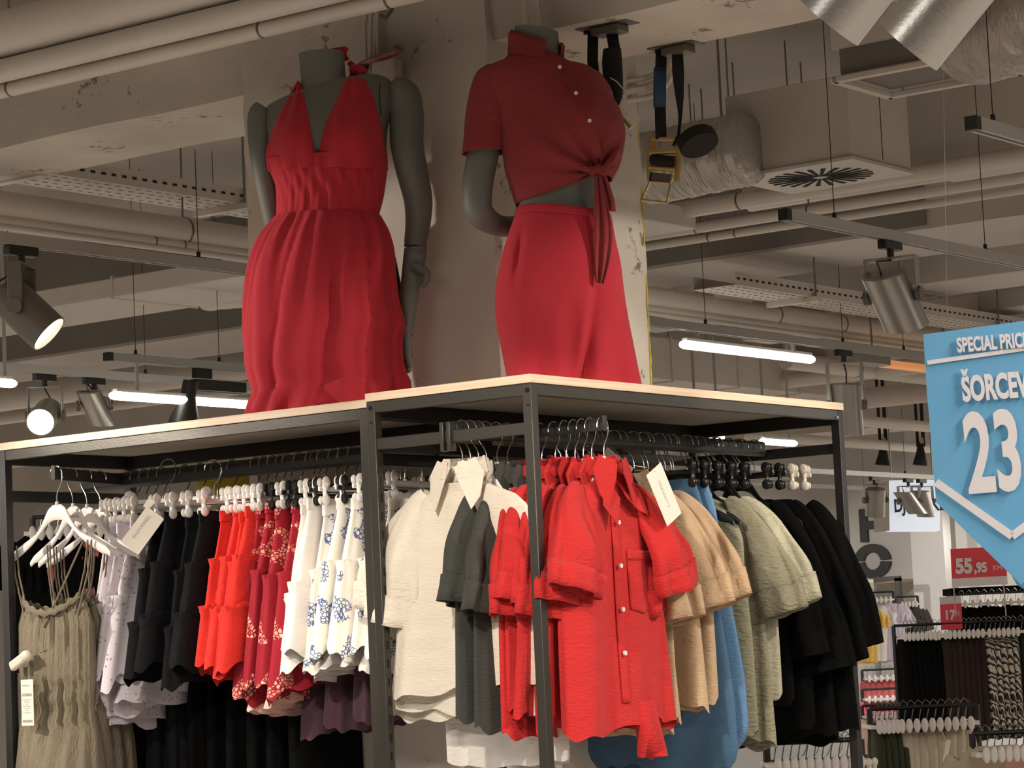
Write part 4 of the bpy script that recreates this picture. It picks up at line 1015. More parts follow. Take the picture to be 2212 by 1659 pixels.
webbing([q_(1463, 104), q_(1465, 160), q_(1468, 210), q_(1470, 250), q_(1466, 290), q_(1458, 315)], [.032, .034, .024, .010, .008, .02], 'strap_tail', 'strap', t)
# rolled web
c = q_(1507, 305); ax = Vector((.52, -.62, .30)).normalized(); s1 = ax.cross(Vector((0, 0, 1))).normalized(); s2 = ax.cross(s1); mb = MB()
rad = .058
ax2 = (e1v*.25-e2v*.55+Vector((0, 0, -.75))).normalized(); s1 = ax2.cross(e2v).normalized(); s2 = ax2.cross(s1)
rows = []
for (h, r) in ((-.020, .012), (-.020, rad*.96), (-.016, rad), (.016, rad), (.020, rad*.96), (.020, .012)):
    rows.append([c+ax2*h+s1*math.cos(2*PI*j/36)*r+s2*math.sin(2*PI*j/36)*r*.8 for j in range(36)])
mb.grid(rows, cap0=True, cap1=True).build('rolled_web', 'strap', t, sharp=40)
# ratchet buckle
mb = MB()
def rod(a, b, r=.0035): mb.tube([q_(*a), q_(*b)], r, 8)
for (x0, x1) in ((1412, 1404), (1455, 1462)):
    mb.prism([q_(x0-4, 295), q_(x0+4, 295), q_(x1+6, 350), q_(x1+2, 392), q_(x1-6, 392), q_(x1-7, 340)], (0, .010, 0))
rod((1408, 300), (1460, 300), .006); rod((1404, 330), (1464, 326), .008); rod((1402, 362), (1460, 366), .007)
mb.build('ratchet_frame', 'brass', t)
mb = MB(); rod((1404, 392), (1386, 432)); rod((1448, 396), (1441, 438)); rod((1386, 432), (1441, 438), .004); rod((1404, 392), (1448, 396), .003); rod((1448, 396), (1452, 385)); 
mb.build('ratchet_handle', 'brass', t)
MB().tube([q_(1409, 345), q_(1456, 349)], .016, 14).build('web_spool', 'strap', t)
MB().prism([q_(1405, 372), q_(1450, 376), q_(1446, 394), (q_(1402, 390))], (0, .006, 0)).build('release_bar', 'aludark', t)
p0, p1 = ptz(1246, 63, BZ), ptz(1378, 46, BZ); o = Vector(((p0.x+p1.x)/2, (p0.y+p1.y)/2, BZ)); yy = o.y
t = thing('ratchet_strap', 'black ratchet strap with white tie behind the shoulder of the shirted figure', 'strap', o)
plate(t, o, p0, p1)
webbing([q_(1281, 66), q_(1280, 130), q_(1286, 190)], .030, 'strap_web', 'strap', t)
webbing([q_(1322, 74), q_(1328, 110), q_(1330, 150)], .032, 'strap_web', 'strap', t)
mb = MB(); cs = [(1322, 105, 24), (1322, 130, 27), (1324, 165, 27), (1326, 195, 25), (1330, 215, 18), (1332, 232, 6)]
P, rs = [q_(x, y) for x, y, r in cs], [r/850 for x, y, r in cs]; mb.tube(P, rs, 16, flat=.55).build('rolled_web', 'strap', t)
MB().tube([q_(1318, 168, -.03), q_(1332, 176, -.034), q_(1346, 192, -.03)], .0018, 6).build('cable_tie', 'whiteplastic', t)
MB().tube([q_(1318, 215), q_(1332, 228), q_(1342, 244)], .007, 8).tube([q_(1342, 250), q_(1352, 262), (q_(1364, 276))], .006, 8).build('hook_buckle', 'brass', t)
# ================================================================ the clothes
RZ0 = RZ+.0017
HW = PI/2
# --- red shirts on the arm of the box rack: shoulder line along Y, front to +X -----------------
# local +x -> world ; front (-y local) must face +X : rotate by +90 deg
def on_arm(x): return (x, AY, AZ+.0017)
names = ['dark grey', 'dark grey', 'red', 'red', 'red', 'red', 'red', 'red']
xs = [-4.045, -4.008, -3.965, -3.930, -3.902, -3.876, -3.850, -3.812]
for i, x in enumerate(xs):
    gr = i < 2; last = i == 7
    hl = ('white coat hanger at the tip of the arm holding the foremost red shirt' if last else 'white coat hanger of the '+('left' if i == 0 else 'right')+' charcoal shirt behind the corner post' if gr else 'white coat hanger, '+ordn(6-i)+' on the arm behind the foremost red shirt')
    coat_hanger(hl, on_arm(x), HW, group=None if last else ('hangers of the charcoal shirts' if gr else 'hangers of the red shirts'))
    lab = 'foremost red shirt with pointed collar, chest pocket and big hang tag, on the arm' if last else ('charcoal short-sleeved shirt, '+('touching the white shirts' if i == 0 else 'right against the corner post') if gr else 'red short-sleeved shirt, '+ordn(6-i)+' one behind the foremost on the arm')
    yy = AY-.012*(7-i)*(0 if last else 1)
    s = shirt(lab, (x, yy+(.03 if gr else 0)-(.04 if gr else 0), AZ-.004*((i*3) % 4)), HW+(0 if last else math.radians(((i*31) % 9)-4)), 'grey' if gr else 'redshirt', L=.63 if last else .58+.02*(i % 3), seed=10+i,
              group=None if last else ('charcoal shirts beside the corner post' if gr else 'red shirts on the arm'), buttons=last, pocket=last, th=.016 if not last else .02,
              spread=.225 if last else .205+.010*(i % 2), drop=-.435 if last else -.46-.015*(i % 3), bend=.05 if last else .02, hw=.235, fold=.012 if last else .008)
    if last:
        for e_, pts in ((1, [(.012, .030, -.085), (.050, .0, -.100), (.105, -.030, -.175), (.128, -.040, -.245), (.072, -.048, -.235), (.030, -.045, -.205)]), (-1, [(-.010, .030, -.085), (-.030, .0, -.105), (-.060, -.030, -.160), (-.078, -.044, -.225), (-.030, -.052, -.275), (-.006, -.046, -.205)])):
            MB().prism([Vector(p) for p in pts], (0, -.0035, 0)).build('collar_flap', 'redshirt', s, bevel=.001)
        hang_tag(s, (.140, -.085, -.195), -.52, .070, .150, lean=-.1)
        MB().tube([(.06, -.05, -.12), (.10, -.062, -.125)], .0008, 5).build('tag_thread', 'card', s)
        mb = MB()
        for q in range(5):
            mb.tube([(.07+.012*q, -.02, -.72), (.075+.014*q, -.035, -.78-.02*q), (.08+.010*q, -.015, -.86)], [.016, .024, .010], 8)
        mb.build('trailing_ties', 'redshirt', s, sharp=80)
# --- white shirts and what follows on the main rail: shoulder line along X, front to -Y ---------
def on_rail(y): return (RX, y, RZ0)
def rail_shirt(y, lab, mt, group, hl, hgrp, hm='whiteplastic', **k):
    coat_hanger(hl, on_rail(y), 0, hm, group=hgrp, k=-1)
    return shirt(lab, (RX+k.pop('dx', 0), y, RZ-k.pop('dz', .0)), 0, mt, group=group, **k)
for i, y in enumerate((5.285, 5.318, 5.352, 5.386)):
    lab = ['foremost off-white crepe shirt behind the front cross bar of the box rack', 'second off-white crepe shirt, just behind the foremost white one', 'third off-white shirt, packed behind two others', 'rearmost off-white shirt, touching the charcoal ones'][i]
    rail_shirt(y, lab, 'white', 'off-white shirts on the main rail', 'white coat hanger of the '+ordn(i)+' off-white shirt from the front cross bar', 'hangers of the off-white shirts', L=(.52, .58, .54, .56)[i], seed=30+i, th=.017, dx=-.015*i, dz=.004*i,
               spread=(.24, .27, .25, .26)[i], drop=(-.50, -.47, -.49, -.47)[i], bend=.02, fold=.012, sl=(-1,))
for i, y in enumerate((5.43, 5.475)):
    t = thing('sheer_blouse', 'sheer whitish blouse hanging lowest, '+('nearer the front cross bar' if i == 0 else 'nearer the charcoal shirts'), 'blouse', (RX, y, RZ), 0, 'sheer blouses on the main rail')
    cloth([(0, .06, .015), (.1, .2, .02), (1, .19-.05*i, .03)], .74, -.13, .012, 60+i).build('blouse_body', 'whitecotton', t, sharp=80)
    coat_hanger('white coat hanger of the sheer blouse '+('nearer' if i == 0 else 'farther from')+' the front cross bar', on_rail(y), 0, group='hangers of the sheer blouses')
for i, y in enumerate((5.80, 5.88, 5.965, 6.06)):
    lab = ['foremost beige crepe shirt right behind the red ones', 'second beige crepe shirt from the red ones', 'third beige crepe shirt from the red ones', 'rearmost beige crepe shirt with a wide cuff, before the blue dress'][i]
    s = rail_shirt(y, lab, 'beige', 'beige shirts on the main rail', 'coat hanger of the '+ordn(i)+' beige shirt from the red ones', 'hangers of the beige shirts', hm='whiteplastic' if i < 1 else 'blackplastic', L=(.66, .63, .60, .58)[i], seed=40+i, th=.022, hw=.235,
               spread=(.235, .25, .265, .275)[i], drop=(-.53, -.52, -.50, -.475)[i], bend=.015, sl=(1,), col=i in (0, 3), fold=.010, dz=.01*(i % 2))
    s.rotation_euler = (0, 0, math.radians((3, -2, 4, 0)[i]))
    if i == 0:
        hang_tag(s, (.10, .02, -.105), -.9, .052, .10)
        MB().box((.10, -.035, -.185), (.035, .001, .03)).build('size_label', 'card', s)
# bare hangers between them
for i in range(13):
    y = 5.61+i*.083+.03*math.sin(i*2.1)
    h_ = coat_hanger('bare black coat hanger pushed between the shirts, '+ordn(i)+' from the red ones', on_rail(y), 0, 'blackplastic', 'bare black hangers on the main rail', k=-1)
    h_.rotation_euler = (0, 0, math.radians(((i*23) % 11)-5))
# blue pieces on black clip hangers
for i, y in enumerate((6.13, 6.19)):
    clip_hanger('black clip hanger of the blue satin dress '+('nearer the beige' if i == 0 else 'nearer the sage')+' shirts', on_rail(y), 0, 'blackplastic', 'black hangers of the blue dresses', k=-1, hw=.17)
    lab = ['light blue satin dress with the long hem, nearer the beige shirts', 'light blue satin dress just before the sage shirts'][i]
    t = thing('satin_dress', lab, 'dress', (RX, y, RZ), 0, 'blue satin dresses on the main rail')
    cloth([(0, .15, .012), (.1, .175, .018), (.35, .20, .022), (.75, .245, .030), (.93, .25, .032), (1, .20, .03)], .80-.03*i, -.135, .009, 70+i, ks=(2, 5, 9), hem=.02).build('dress_body', 'blue' if i == 0 else 'blue2', t, sharp=80)
# sage pieces
for i, y in enumerate((6.26, 6.33, 6.40)):
    clip_hanger('black clip hanger of the '+ordn(i)+' sage shirt from the blue dresses', on_rail(y), 0, 'blackplastic', 'black hangers of the sage shirts', k=-1, hw=.17)
    lab = ['sage green crepe shirt with a square neckline, foremost of the sage ones', 'pale sage crepe shirt in the middle of the sage ones', 'rearmost sage crepe shirt with a rolled cuff, next to the black ones'][i]
    s = shirt(lab, (RX+.01, y, RZ-.02), 0, 'olive' if i < 2 else 'olive2', L=(.68, .70, .58)[i], seed=80+i, group='sage shirts on the main rail', th=.022, hw=.22, col=False, sl=(1,) if i else (), spread=(.24, .26, .275)[i], drop=(-.50, -.50, -.48)[i], fold=.011)
    if i == 0:
        MB().prism([(-.15, -.045, -.14), (.12, -.045, -.14), (.14, -.045, -.155), (.155, -.047, -.33), (.175, -.05, -.47), (-.12, -.05, -.47)], (0, .003, 0)).build('front_panel', 'olive', s)
# black pieces
for i, y in enumerate((6.49, 6.56, 6.63, 6.70)):
    clip_hanger(('black' if i < 2 else 'cream')+' clip hanger of the '+ordn(i)+' black shirt from the sage ones', on_rail(y), 0, 'blackplastic' if i < 2 else 'creamplastic', 'hangers of the black garments', k=-1, hw=.19)
    shirt(['black viscose shirt with a sloping shoulder, next to the sage ones', 'second black shirt from the sage ones', 'third black shirt from the sage ones', 'last black shirt, beside the right rear upright'][i], (RX+.02*i, y, RZ-.025), 0, 'blackcloth', L=(.60, .66, .70, .66)[i], seed=90+i,
          group='black shirts on the main rail', th=.022, col=False, sl=(1,), spread=(.25, .27, .265, .25)[i], drop=(-.62, -.66, -.64, -.60)[i], hw=.22, cuff=False)
# --- skirts along the rail of the left unit: shoulder line along Y, front to +X ----------------
def on_skirt(x): return (x, SY, SZ+.0017)
rowsk = []
def put(x, kind, **k): rowsk.append((x, kind, k))
sk_specs = []
x = -5.50
for i in range(4): sk_specs.append((x+i*.036, 'lilac', .49 if i > 1 else .56))
for i in range(4): sk_specs.append((-5.30+i*.062, 'black', .46))
for i in range(4): sk_specs.append((-5.025+i*.032, 'red', .46))
for i in range(4): sk_specs.append((-4.905+i*.043, 'burgundy', .52))
for i in range(2): sk_specs.append((-4.735+i*.033, 'white', .45))
for i in range(5): sk_specs.append((-4.665+i*.060, 'bluefloral', .43))
K = dict(lilac=('pale lilac broderie skirt with a dipping hem', 'lilac', (.45,), 'skirt'),
         black=('plain black tiered skirt beside the red ones', 'darkcloth', (.32, .66), 'skirt'),
         red=('bright red frilled tiered skirt', 'redskirt', (.30, .62), 'skirt'),
         burgundy=('burgundy skirt with pink blossoms', 'burgundy', (.36,), 'skirt'),
         white=('plain white gathered skirt beside the burgundy ones', 'whitecotton', (.55,), 'skirt'),
         bluefloral=('white skirt with blue flowers', 'bluefloral', (.40,), 'skirt'))
seen = {}
for i, (x, kind, L_) in enumerate(sk_specs):
    lab, mt, ruf, cat = K[kind]; nn = seen.get(kind, 0); seen[kind] = nn+1; lab = lab+', '+ordn(nn)+' from left'; dz = (.012, 0, .02, .006)[i % 4]
    hmt = 'blackplastic' if (kind == 'burgundy' and i % 2) else 'whiteplastic'
    clip_hanger(('black' if hmt == 'blackplastic' else 'white')+' clip hanger of a '+dict(lilac='lilac', black='black', red='bright red', burgundy='burgundy blossom', white='plain white', bluefloral='blue-flowered')[kind]+' skirt, '+ordn(nn)+' from left of its kind', on_skirt(x), HW, hmt, 'clip hangers of the '+kind+' skirts'+(' in black' if hmt == 'blackplastic' else ''), hw=.15, hmt='chromed' if kind in ('lilac', 'black') else 'chrome')
    skirt(lab, (x, SY-.01*(i % 3), SZ-dz), HW, mt, L=L_-.012*(i % 3), seed=100+i, group=kind+' skirts on the skirt rail', top=.135, bot=.225+.02*(i % 2), th=.024, ruffles=ruf, fold=.012 if kind != 'black' else .008,
          lining='pink' if kind == 'burgundy' and i % 2 == 0 else ('whitecotton' if kind == 'bluefloral' else ('lilac' if kind == 'lilac' and i % 2 else None)), hem=.02 if kind != 'lilac' else .04, z0=-.14)
# dark plum skirts that hang lower behind the flowered ones
for i, x in enumerate((-4.80, -4.70, -4.60, -4.50)):
    t = skirt('dark plum skirt showing below the flowered skirts, '+ordn(i)+' from left', (x, 5.62, SZ-.10), HW, 'plum', L=.56-.02*i, seed=140+i, group='dark plum skirts behind the flowered ones', top=.10, bot=.15, th=.024, ruffles=(.6,), z0=-.12)
    clip_hanger('black clip hanger of the dark plum skirt, '+ordn(i)+' from left', (x, SY+.0, SZ+.0017), HW, 'blackplastic', 'clip hangers of the plum skirts', hmt='chromed')
# big paper tag of the lilac skirts; loose clip hanger on top
P = at(308, 1146, 1, SY-.19)
t = thing('hang_tag', 'large cream hang tag tilted in front of the lilac skirts', 'tag', P, math.radians(38))
R3 = Matrix.Rotation(math.radians(38), 3, 'Y')
o = MB().box((0, 0, 0), (.062, .0014, .125)).build('tag_card', 'card', t, bevel=.0005); o.rotation_euler = R3.to_euler()
text('TERRANOVA', 'printed_name', .0125, 'ink', o, (-.014, -.0012, .046), (PI/2, PI/2, 0), .0001, 1.1)
MB().box((.02, .004, .075), (.02, .002, .03), R3).build('tag_flap', 'card', t)
clip_hanger('empty white clip hanger with an upright hook, above the black skirts', (at(378, 990, 1, SY).x, SY-.03, SZ+.02), math.radians(20), 'whiteplastic', None, hw=.14, hmt='chromed')
clip_hanger('second loose white clip hanger tilted below the first, above the black skirts', (at(455, 1015, 1, SY-.06).x, SY-.05, SZ+.002), math.radians(25), 'whiteplastic', None, hw=.14)
# --- strappy dresses on the arm at the left -----------------------------------------------------
def strappy(label, loc, rz, seed, k=1.0, group=None, tagd=False, L=.86):
    t = thing('strappy_dress', label, 'dress', loc, rz, group); random.seed(seed)
    for s, xs_ in ((-1, (.142, .158)), (1, (.150, .165))):
        for e in xs_:
            MB().tube([(s*e, -.012, -.215), (s*(e-.012), -.016, -.30), (s*(e-.055), -.022, -.43)], .0028, 6).build('shoulder_strap', 'khaki', t)
    if tagd:
        MB().tube([(.135, -.014, -.215), (.05, -.03, -.36), (-.01, -.04, -.455)], .0028, 6).build('tie_cord', 'khaki', t)
        MB().tube([(.12, .012, -.215), (.14, .0, -.36), (.06, -.03, -.50), (-.02, -.045, -.525)], .0028, 6).build('tie_cord', 'khaki', t)
    # bodice with a curved neckline
    n = 96; rows = []; ph = seed
    prof = [(0, .120, .03), (.06, .150, .04), (.2, .150, .045), (.34, .142, .04), (.40, .145, .042), (.46, .155, .05), (.7, .17, .06), (1, .18, .065)]
    for i in range(49):
        v = i/48; w, th = interp([(a, b) for a, b, c in prof], v), interp([(a, c) for a, b, c in prof], v); row = []
        for j in range(n):
            u = 2*PI*j/n; x = w*math.cos(u); 
            gath = (.004*math.sin(u*31+ph)+.003*math.sin(u*47+v*9)) if v < .44 else (.024*(min(1, (v-.44)*6))*abs(math.sin(u*7+ph))+.008*math.sin(u*15+ph))
            if .24 < v < .44: gath = gath*1.5+.004*math.sin(v*230)
            y = (th+gath)*math.sin(u)
            z = -.42-(L-.28)*v
            if v < .1: z += (1-v/.1)*(.055*abs(x/w)**2-.0)*(1 if y < 0 else .6)
            row.append((x*(1+gath*.5), y, z))
        rows.append(row)
    MB().grid(rows).build('dress_body', 'khaki', t, sharp=80)
    rows = []
    for e, zz in ((0, .0), (.5, .014), (1, -.004)):
        rows.append([(.124*math.cos(u)*(1+.06*e), (.034+.01*e)*math.sin(u), -.42+.055*abs(math.cos(u))**2*(1 if math.sin(u) < 0 else .6)+zz+.004*math.sin(u*21)) for u in [2*PI*j/80 for j in range(80)]])
    MB().grid(rows).build('neck_frill', 'khaki', t, sharp=80, solid=.002)
    return t
d0 = strappy('foremost khaki dress with thin shoulder straps and gathered bodice, price tag on its chest', (DX-.02, 5.285, 2.172), 0, 3, tagd=True, L=1.0)
coat_hanger('big white coat hanger of the foremost khaki dress, left end of the rack', (DX-.005, 5.287, 2.175), 0, k=1)
R3 = Matrix.Rotation(-.45, 3, 'Y')
o = MB().box((0, 0, 0), (.085, .022, .030), R3).build('security_tag', 'creamplastic', d0, bevel=.008); o.location = (-.075, -.07, -.545); MB().ball((.03, -.006, .012), (.022, .014, .016)).build('tag_dome', 'creamplastic', o)
o = MB().box((0, 0, 0), (.050, .0014, .130)).build('price_tag', 'card', d0, bevel=.0005); o.location = (-.035, -.085, -.665)
text('TERRANOVA', 'printed_line', .0055, 'ink', o, (-.020, -.0012, .046), (PI/2, 0, 0), .0001)
mb = MB()
random.seed(4)
for i in range(15): mb.box((-.019+.0027*i, -.0012, .022), (.0007+.0014*random.random(), .0004, .008))
for i in range(15): mb.box((-.019+.0027*i, -.0012, -.052), (.0007+.0014*random.random(), .0004, .007))
for i in range(7): mb.box((-.002, -.0012, .008-i*.006), (.032-.01*(i % 3), .0004, .0014))
mb.build('printed_bars', 'ink', o)
MB().tube([(-.035, -.078, -.60), (-.036, -.075, -.56)], .0008, 5).build('tag_thread', 'ink', d0)
for i, y in enumerate((5.345, 5.40, 5.455)):
    zt = 2.172-(y-5.275)*.045+.0017
    q = strappy('khaki strappy dress, '+ordn(i)+' behind the foremost one', (DX-.02*i, y, zt), math.radians(6*i-8), 5+i, group='khaki dresses on the left arm', L=.86); q.scale = (.72, 1, 1)
    h = coat_hanger('white coat hanger with printed name, behind the big one at the left' if i == 0 else 'white coat hanger, '+ordn(i-1)+' behind the one with printed name', (DX, y, zt), math.radians(6*i-8), k=-1, group=None if i == 0 else 'hangers of the khaki dresses')
    if i == 0: text('TERRANOVA', 'printed_name', .013, 'ink', h, (-.040, -.0062, -.140), (PI/2, .06, 0), .0002, 1.0)
# --- black and charcoal garments on the lower rail -----------------------------------------------
for i in range(9):
    x = -5.56+i*.078; pl_ = i < 3
    t = thing('pleated_trousers' if pl_ else 'black_trousers', ('charcoal pleated trousers on the lower rail, ' if pl_ else 'black trousers on the lower rail below the skirts, ')+ordn(i if pl_ else i-3)+' from left', 'trousers', (x, 5.71, 1.5817), HW, ('charcoal' if pl_ else 'black')+' trousers on the lower rail')
    cloth([(0, .14, .016), (.1, .15, .03), (1, .16, .036)], .85, -.03, .012, 200+i, ks=(9, 15, 21) if pl_ else (3, 7, 12)).build('trouser_legs', 'darkcloth' if pl_ else 'blackcloth', t, sharp=80)
    MB().tube([(0, 0, 0.0+0), (.012, 0, -.012), (0, 0, -.03)], .0016, 6).build('hook', 'chromed', t)
# ================================================================ the far right: signs, wall letters, distant racks
def frame_at(px, py, D, tilt=0):
    "local frame facing the viewer: pixel offsets from (px, py) become metres"
    o = CAM+ray(px, py)*D; s = D/F*ray(px, py).length/ray(px, py).length
    return o, s
cr, sr = math.cos(-ROLL), math.sin(-ROLL)
def loc(px, py, x, y, s):
    "pixel -> local x (right), z (up) in a root turned to the viewer, undoing the camera roll"
    dx, dy = (x-px)*s, -(y-py)*s
    return Vector((dx*math.cos(ROLL)-dy*math.sin(ROLL), 0, dx*math.sin(ROLL)+dy*math.cos(ROLL)))
# --- blue hanging sign ---
def blue_sign(px, py, D, label, pts, full=True):
    o, s = frame_at(px, py, D); t = thing('price_sign', label, 'sign', o, -YAW)
    L_ = lambda x, y, e=0: loc(px, py, x, y, s)+Vector((0, e, 0))
    MB().prism([L_(x, y) for x, y in pts], (0, .004, 0)).build('sign_board', 'signblue', t)
    return t, s, L_
bs, s_, L_ = blue_sign(2180, 900, 4.6, 'big light blue pointed hanging sign with a large white price, at the right border',
    [(1998, 721), (2352, 673), (2383, 1085), (2200, 1262), (2020, 1085), (2012, 960), (2004, 850)][::1])
mb = MB()
for (a, b, w) in (((2005, 783), (2352, 733), 9), ((2019, 1042), (2181, 1158), 17), ((2181, 1158), (2381, 1010), 17)):
    A, B = L_(*a, -.003), L_(*b, -.003); d = (B-A).normalized(); n = Vector((-d.z, 0, d.x))*w*s_/2
    MB().prism([A-n, B-n, B+n, A+n], (0, .002, 0)).build('white_line', 'signwhite', bs)
TILT = -.030-ROLL-.046
def sign_text(par, L_, s, txt, x, y, cap, sx, mt='signwhite', bold=.0, rot=.036, name='lettering'):
    return text(txt, name, cap*s/.70, mt, par, L_(x, y, -.004), (PI/2, -rot, 0), .001, sx, bold=bold*s)
sign_text(bs, L_, s_, 'SPECIAL PRICE', 2070, 760, 30, .56, bold=1.5)
sign_text(bs, L_, s_, 'ŠORCEVI', 2080, 866, 52, .52, bold=3)
sign_text(bs, L_, s_, '23', 2088, 1062, 168, .52, bold=6)
MB().tube([L_(2050, 716, .002), L_(2050, -420, .002)], .0003, 5).build('hanging_thread', 'chromed', bs)
MB().tube([L_(2300, 680, .002), L_(2300, -420, .002)], .0003, 5).build('hanging_thread', 'chromed', bs)
bs2, s2, L2 = blue_sign(2200, 1260, 9.0, 'corner of a farther blue sign below the big blue one', [(2172, 1218), (2400, 1190), (2400, 1400), (2196, 1262)])
A, B = L2(2190, 1246, -.003), L2(2260, 1290, -.003); MB().prism([A, B, B+Vector((0, 0, .012)), A+Vector((0, 0, .012))], (0, .002, 0)).build('white_line', 'signwhite', bs2)
MB().tube([L2(2290, 1200, .002), L2(2290, 500, .002)], .001, 5).build('hanging_thread', 'card', bs2)
# --- letters on the end wall ---
P = at(1888, 1212, 1, 24); k = (P-CAM).dot(FW)/F
t = thing('wall_letter', 'dark letter O in stencil style, turned sideways, on the end wall', 'letter', (P.x, 23.985, P.z)); t['category'] = 'letter'
mb = MB(); RO, RI = (37*k/.84, 37*k), (17*k/.84, 19*k)
for a0, a1 in ((4, 176), (184, 356)):
    rows = []
    for (rx, rz, y) in ((RO[0], RO[1], 0), (RO[0], RO[1], -.03), (RI[0], RI[1], -.03), (RI[0], RI[1], 0)):
        rows.append([(math.cos(math.radians(lerp(a0, a1, i/24)))*rx, y, math.sin(math.radians(lerp(a0, a1, i/24)))*rz) for i in range(25)])
    rows.append(rows[0]); mb.grid(rows, closed=False)
mb.build('letter_face', 'lettering', t, sharp=30)
P = at(1875, 1135, 1, 24)
t = thing('wall_letter', 'dark letter T turned sideways, above the letter O on the end wall', 'letter', (P.x, 23.985, P.z))
MB().span((-16*k, -.03, -36*k), (2*k, 0, 36*k)).span((2*k, -.03, -9*k), (44*k, 0, 9*k)).build('letter_face', 'lettering', t)
# wall pier and brackets
P = at(1990, 1200, 1, 23.6); structure(MB().span((P.x, 23.4, 0), (P.x+1.0, 24, SLAB)).build('wall_pier', 'wall', off=(P.x, 23.4, 0)))
P = at(2040, 1200, 1, 22.8); structure(MB().span((P.x, 22.8, 0), (P.x+.08, 22.9, SLAB)).build('trim_3', 'alu', off=(P.x, 22.8, 0)))
# --- lit box sign ---
o, s = frame_at(1974, 1092, 21); t = thing('light_box_sign', 'lit white box sign with black lettering before the end wall', 'sign', o, -YAW)
Lb = lambda x, y, e=0: loc(1974, 1092, x, y, s)+Vector((0, e, 0))
MB().prism([Lb(1922, 1038), Lb(2030, 1034), Lb(2030, 1146), Lb(1922, 1146)], (0, .25, 0)).build('box_case', 'lightbox', t)
MB().prism([Lb(1900, 1038, .35), Lb(1921, 1038, 0), Lb(1921, 1146, 0), Lb(1902, 1146, .35)], (0, .05, 0)).build('box_side', 'wall', t)
text('DJEVOJKE', 'lettering', 27*s/.70, 'lettering', t, Lb(1931, 1106, -.01), (PI/2, 0, 0), .002, .66, bold=.004)
for xx in (1930, 2020):
    q = Lb(xx, 1036, .1); MB().tube([q, (q.x, q.y, SLAB-o.z)], .006, 6).build('hanging_rod', 'alu', t)
# --- red price signs ---
o, s = frame_at(2112, 1225, 15); t = thing('price_sign', 'wide red price sign with white figures on top of the dark jeans shelf', 'sign', o, -YAW)
Lr = lambda x, y, e=0: loc(2112, 1225, x, y, s)+Vector((0, e, 0))
MB().prism([Lr(2054, 1186), Lr(2172, 1180), Lr(2176, 1262), Lr(2057, 1268)], (0, .01, 0)).build('sign_board', 'signred', t)
MB().prism([Lr(2056, 1250, -.003), Lr(2175, 1244, -.003), Lr(2176, 1262, -.003), Lr(2057, 1268, -.003)], (0, .002, 0)).build('pale_band', 'signwhite', t)
text('55', 'price_figures', 30*s/.70, 'signwhite', t, Lr(2064, 1238, -.01), (PI/2, 0, 0), .002, .85, bold=.006)
text(',95', 'price_figures', 20*s/.70, 'signwhite', t, Lr(2104, 1236, -.01), (PI/2, 0, 0), .002, .8, bold=.004)
text('KM', 'price_figures', 11*s/.70, 'signwhite', t, Lr(2144, 1232, -.01), (PI/2, 0, 0), .002, .9)
MB().prism([Lr(2060, 1268, .02), Lr(2062, 1268, .02), Lr(2066, 1330, .02), Lr(2064, 1330, .02)], (0, .01, 0)).prism([Lr(2168, 1262, .02), Lr(2170, 1262, .02), Lr(2174, 1330, .02), Lr(2172, 1330, .02)], (0, .01, 0)).build('sign_leg', 'alu', t)
o, s = frame_at(2054, 1328, 16.5); t = thing('price_sign', 'small red price sign with a white header, clipped on the trousers rail', 'sign', o, -YAW)
Lr = lambda x, y, e=0: loc(2054, 1328, x, y, s)+Vector((0, e, 0))
MB().prism([Lr(2031, 1306), Lr(2077, 1303), Lr(2079, 1358), Lr(2033, 1361)], (0, .01, 0)).build('sign_board', 'signred', t)
MB().prism([Lr(2030, 1290), Lr(2076, 1287), Lr(2077, 1303), Lr(2031, 1306)], (0, .01, 0)).build('sign_header', 'signwhite', t)
text('17', 'price_figures', 19*s/.70, 'signwhite', t, Lr(2039, 1338, -.01), (PI/2, 0, 0), .002, .9, bold=.004)
text(',95', 'price_figures', 9*s/.70, 'signwhite', t, Lr(2059, 1330, -.01), (PI/2, 0, 0), .002, .9)
# --- a rack seen from afar: rail, feet, garments one by one ---
def far_rack(label, x0, x1, yr, D, mt='black', post=True, name='clothes_rail'):
    P0, P1 = CAM+ray(x0, yr)*D, CAM+ray(x1, yr)*D; P1.z = P0.z; t = thing(name, label, 'clothes rack', (P0.x, P0.y, 0))
    d = P1-P0; d.z = 0; h = P0.z
    MB().tube([(0, 0, h), (d.x, d.y, h)], .009, 10).build('rail', mt, t)
    if post:
        for q in (0, 1): MB().tube([(d.x*q, d.y*q, 0), (d.x*q, d.y*q, h)], .013, 8).build('upright', mt, t)
        for q in (0, 1): MB().box((d.x*q, d.y*q, .015), (.05, .5, .03)).build('foot', mt, t)
    return P0, d, h
def fold_strip(name, mt, w, L, seed, hanger='whiteplastic', label='', cat='trousers', group=None, th=.035, sleeves=False, drop=.10):
    t = thing(name, label, cat, (0, 0, 0), -YAW, group)
    if sleeves:
        cloth([(0, w*.35, .01), (.08, w*.8, th), (.2, w*.86, th), (1, w*.8, th*1.2)], L, -drop, .008, seed, n=36, m=14).build('garment_body', mt, t, sharp=80)
        for sd in (1, -1):
            a, _ = sleeve(sd, sh=(w*.72, -drop-.05), end=(w*1.15, -drop-.22), r0=(.05, .02), r1=(.06, .02), seed=seed, cuff=False); a.build('sleeve', mt, t, sharp=80)
    else: cloth([(0, w*.7, th*.6), (.1, w, th), (1, w*1.05, th*1.2)], L, -drop, .010, seed, n=36, m=14, ks=(2, 5, 9)).build('garment_body', mt, t, sharp=80)
    return t
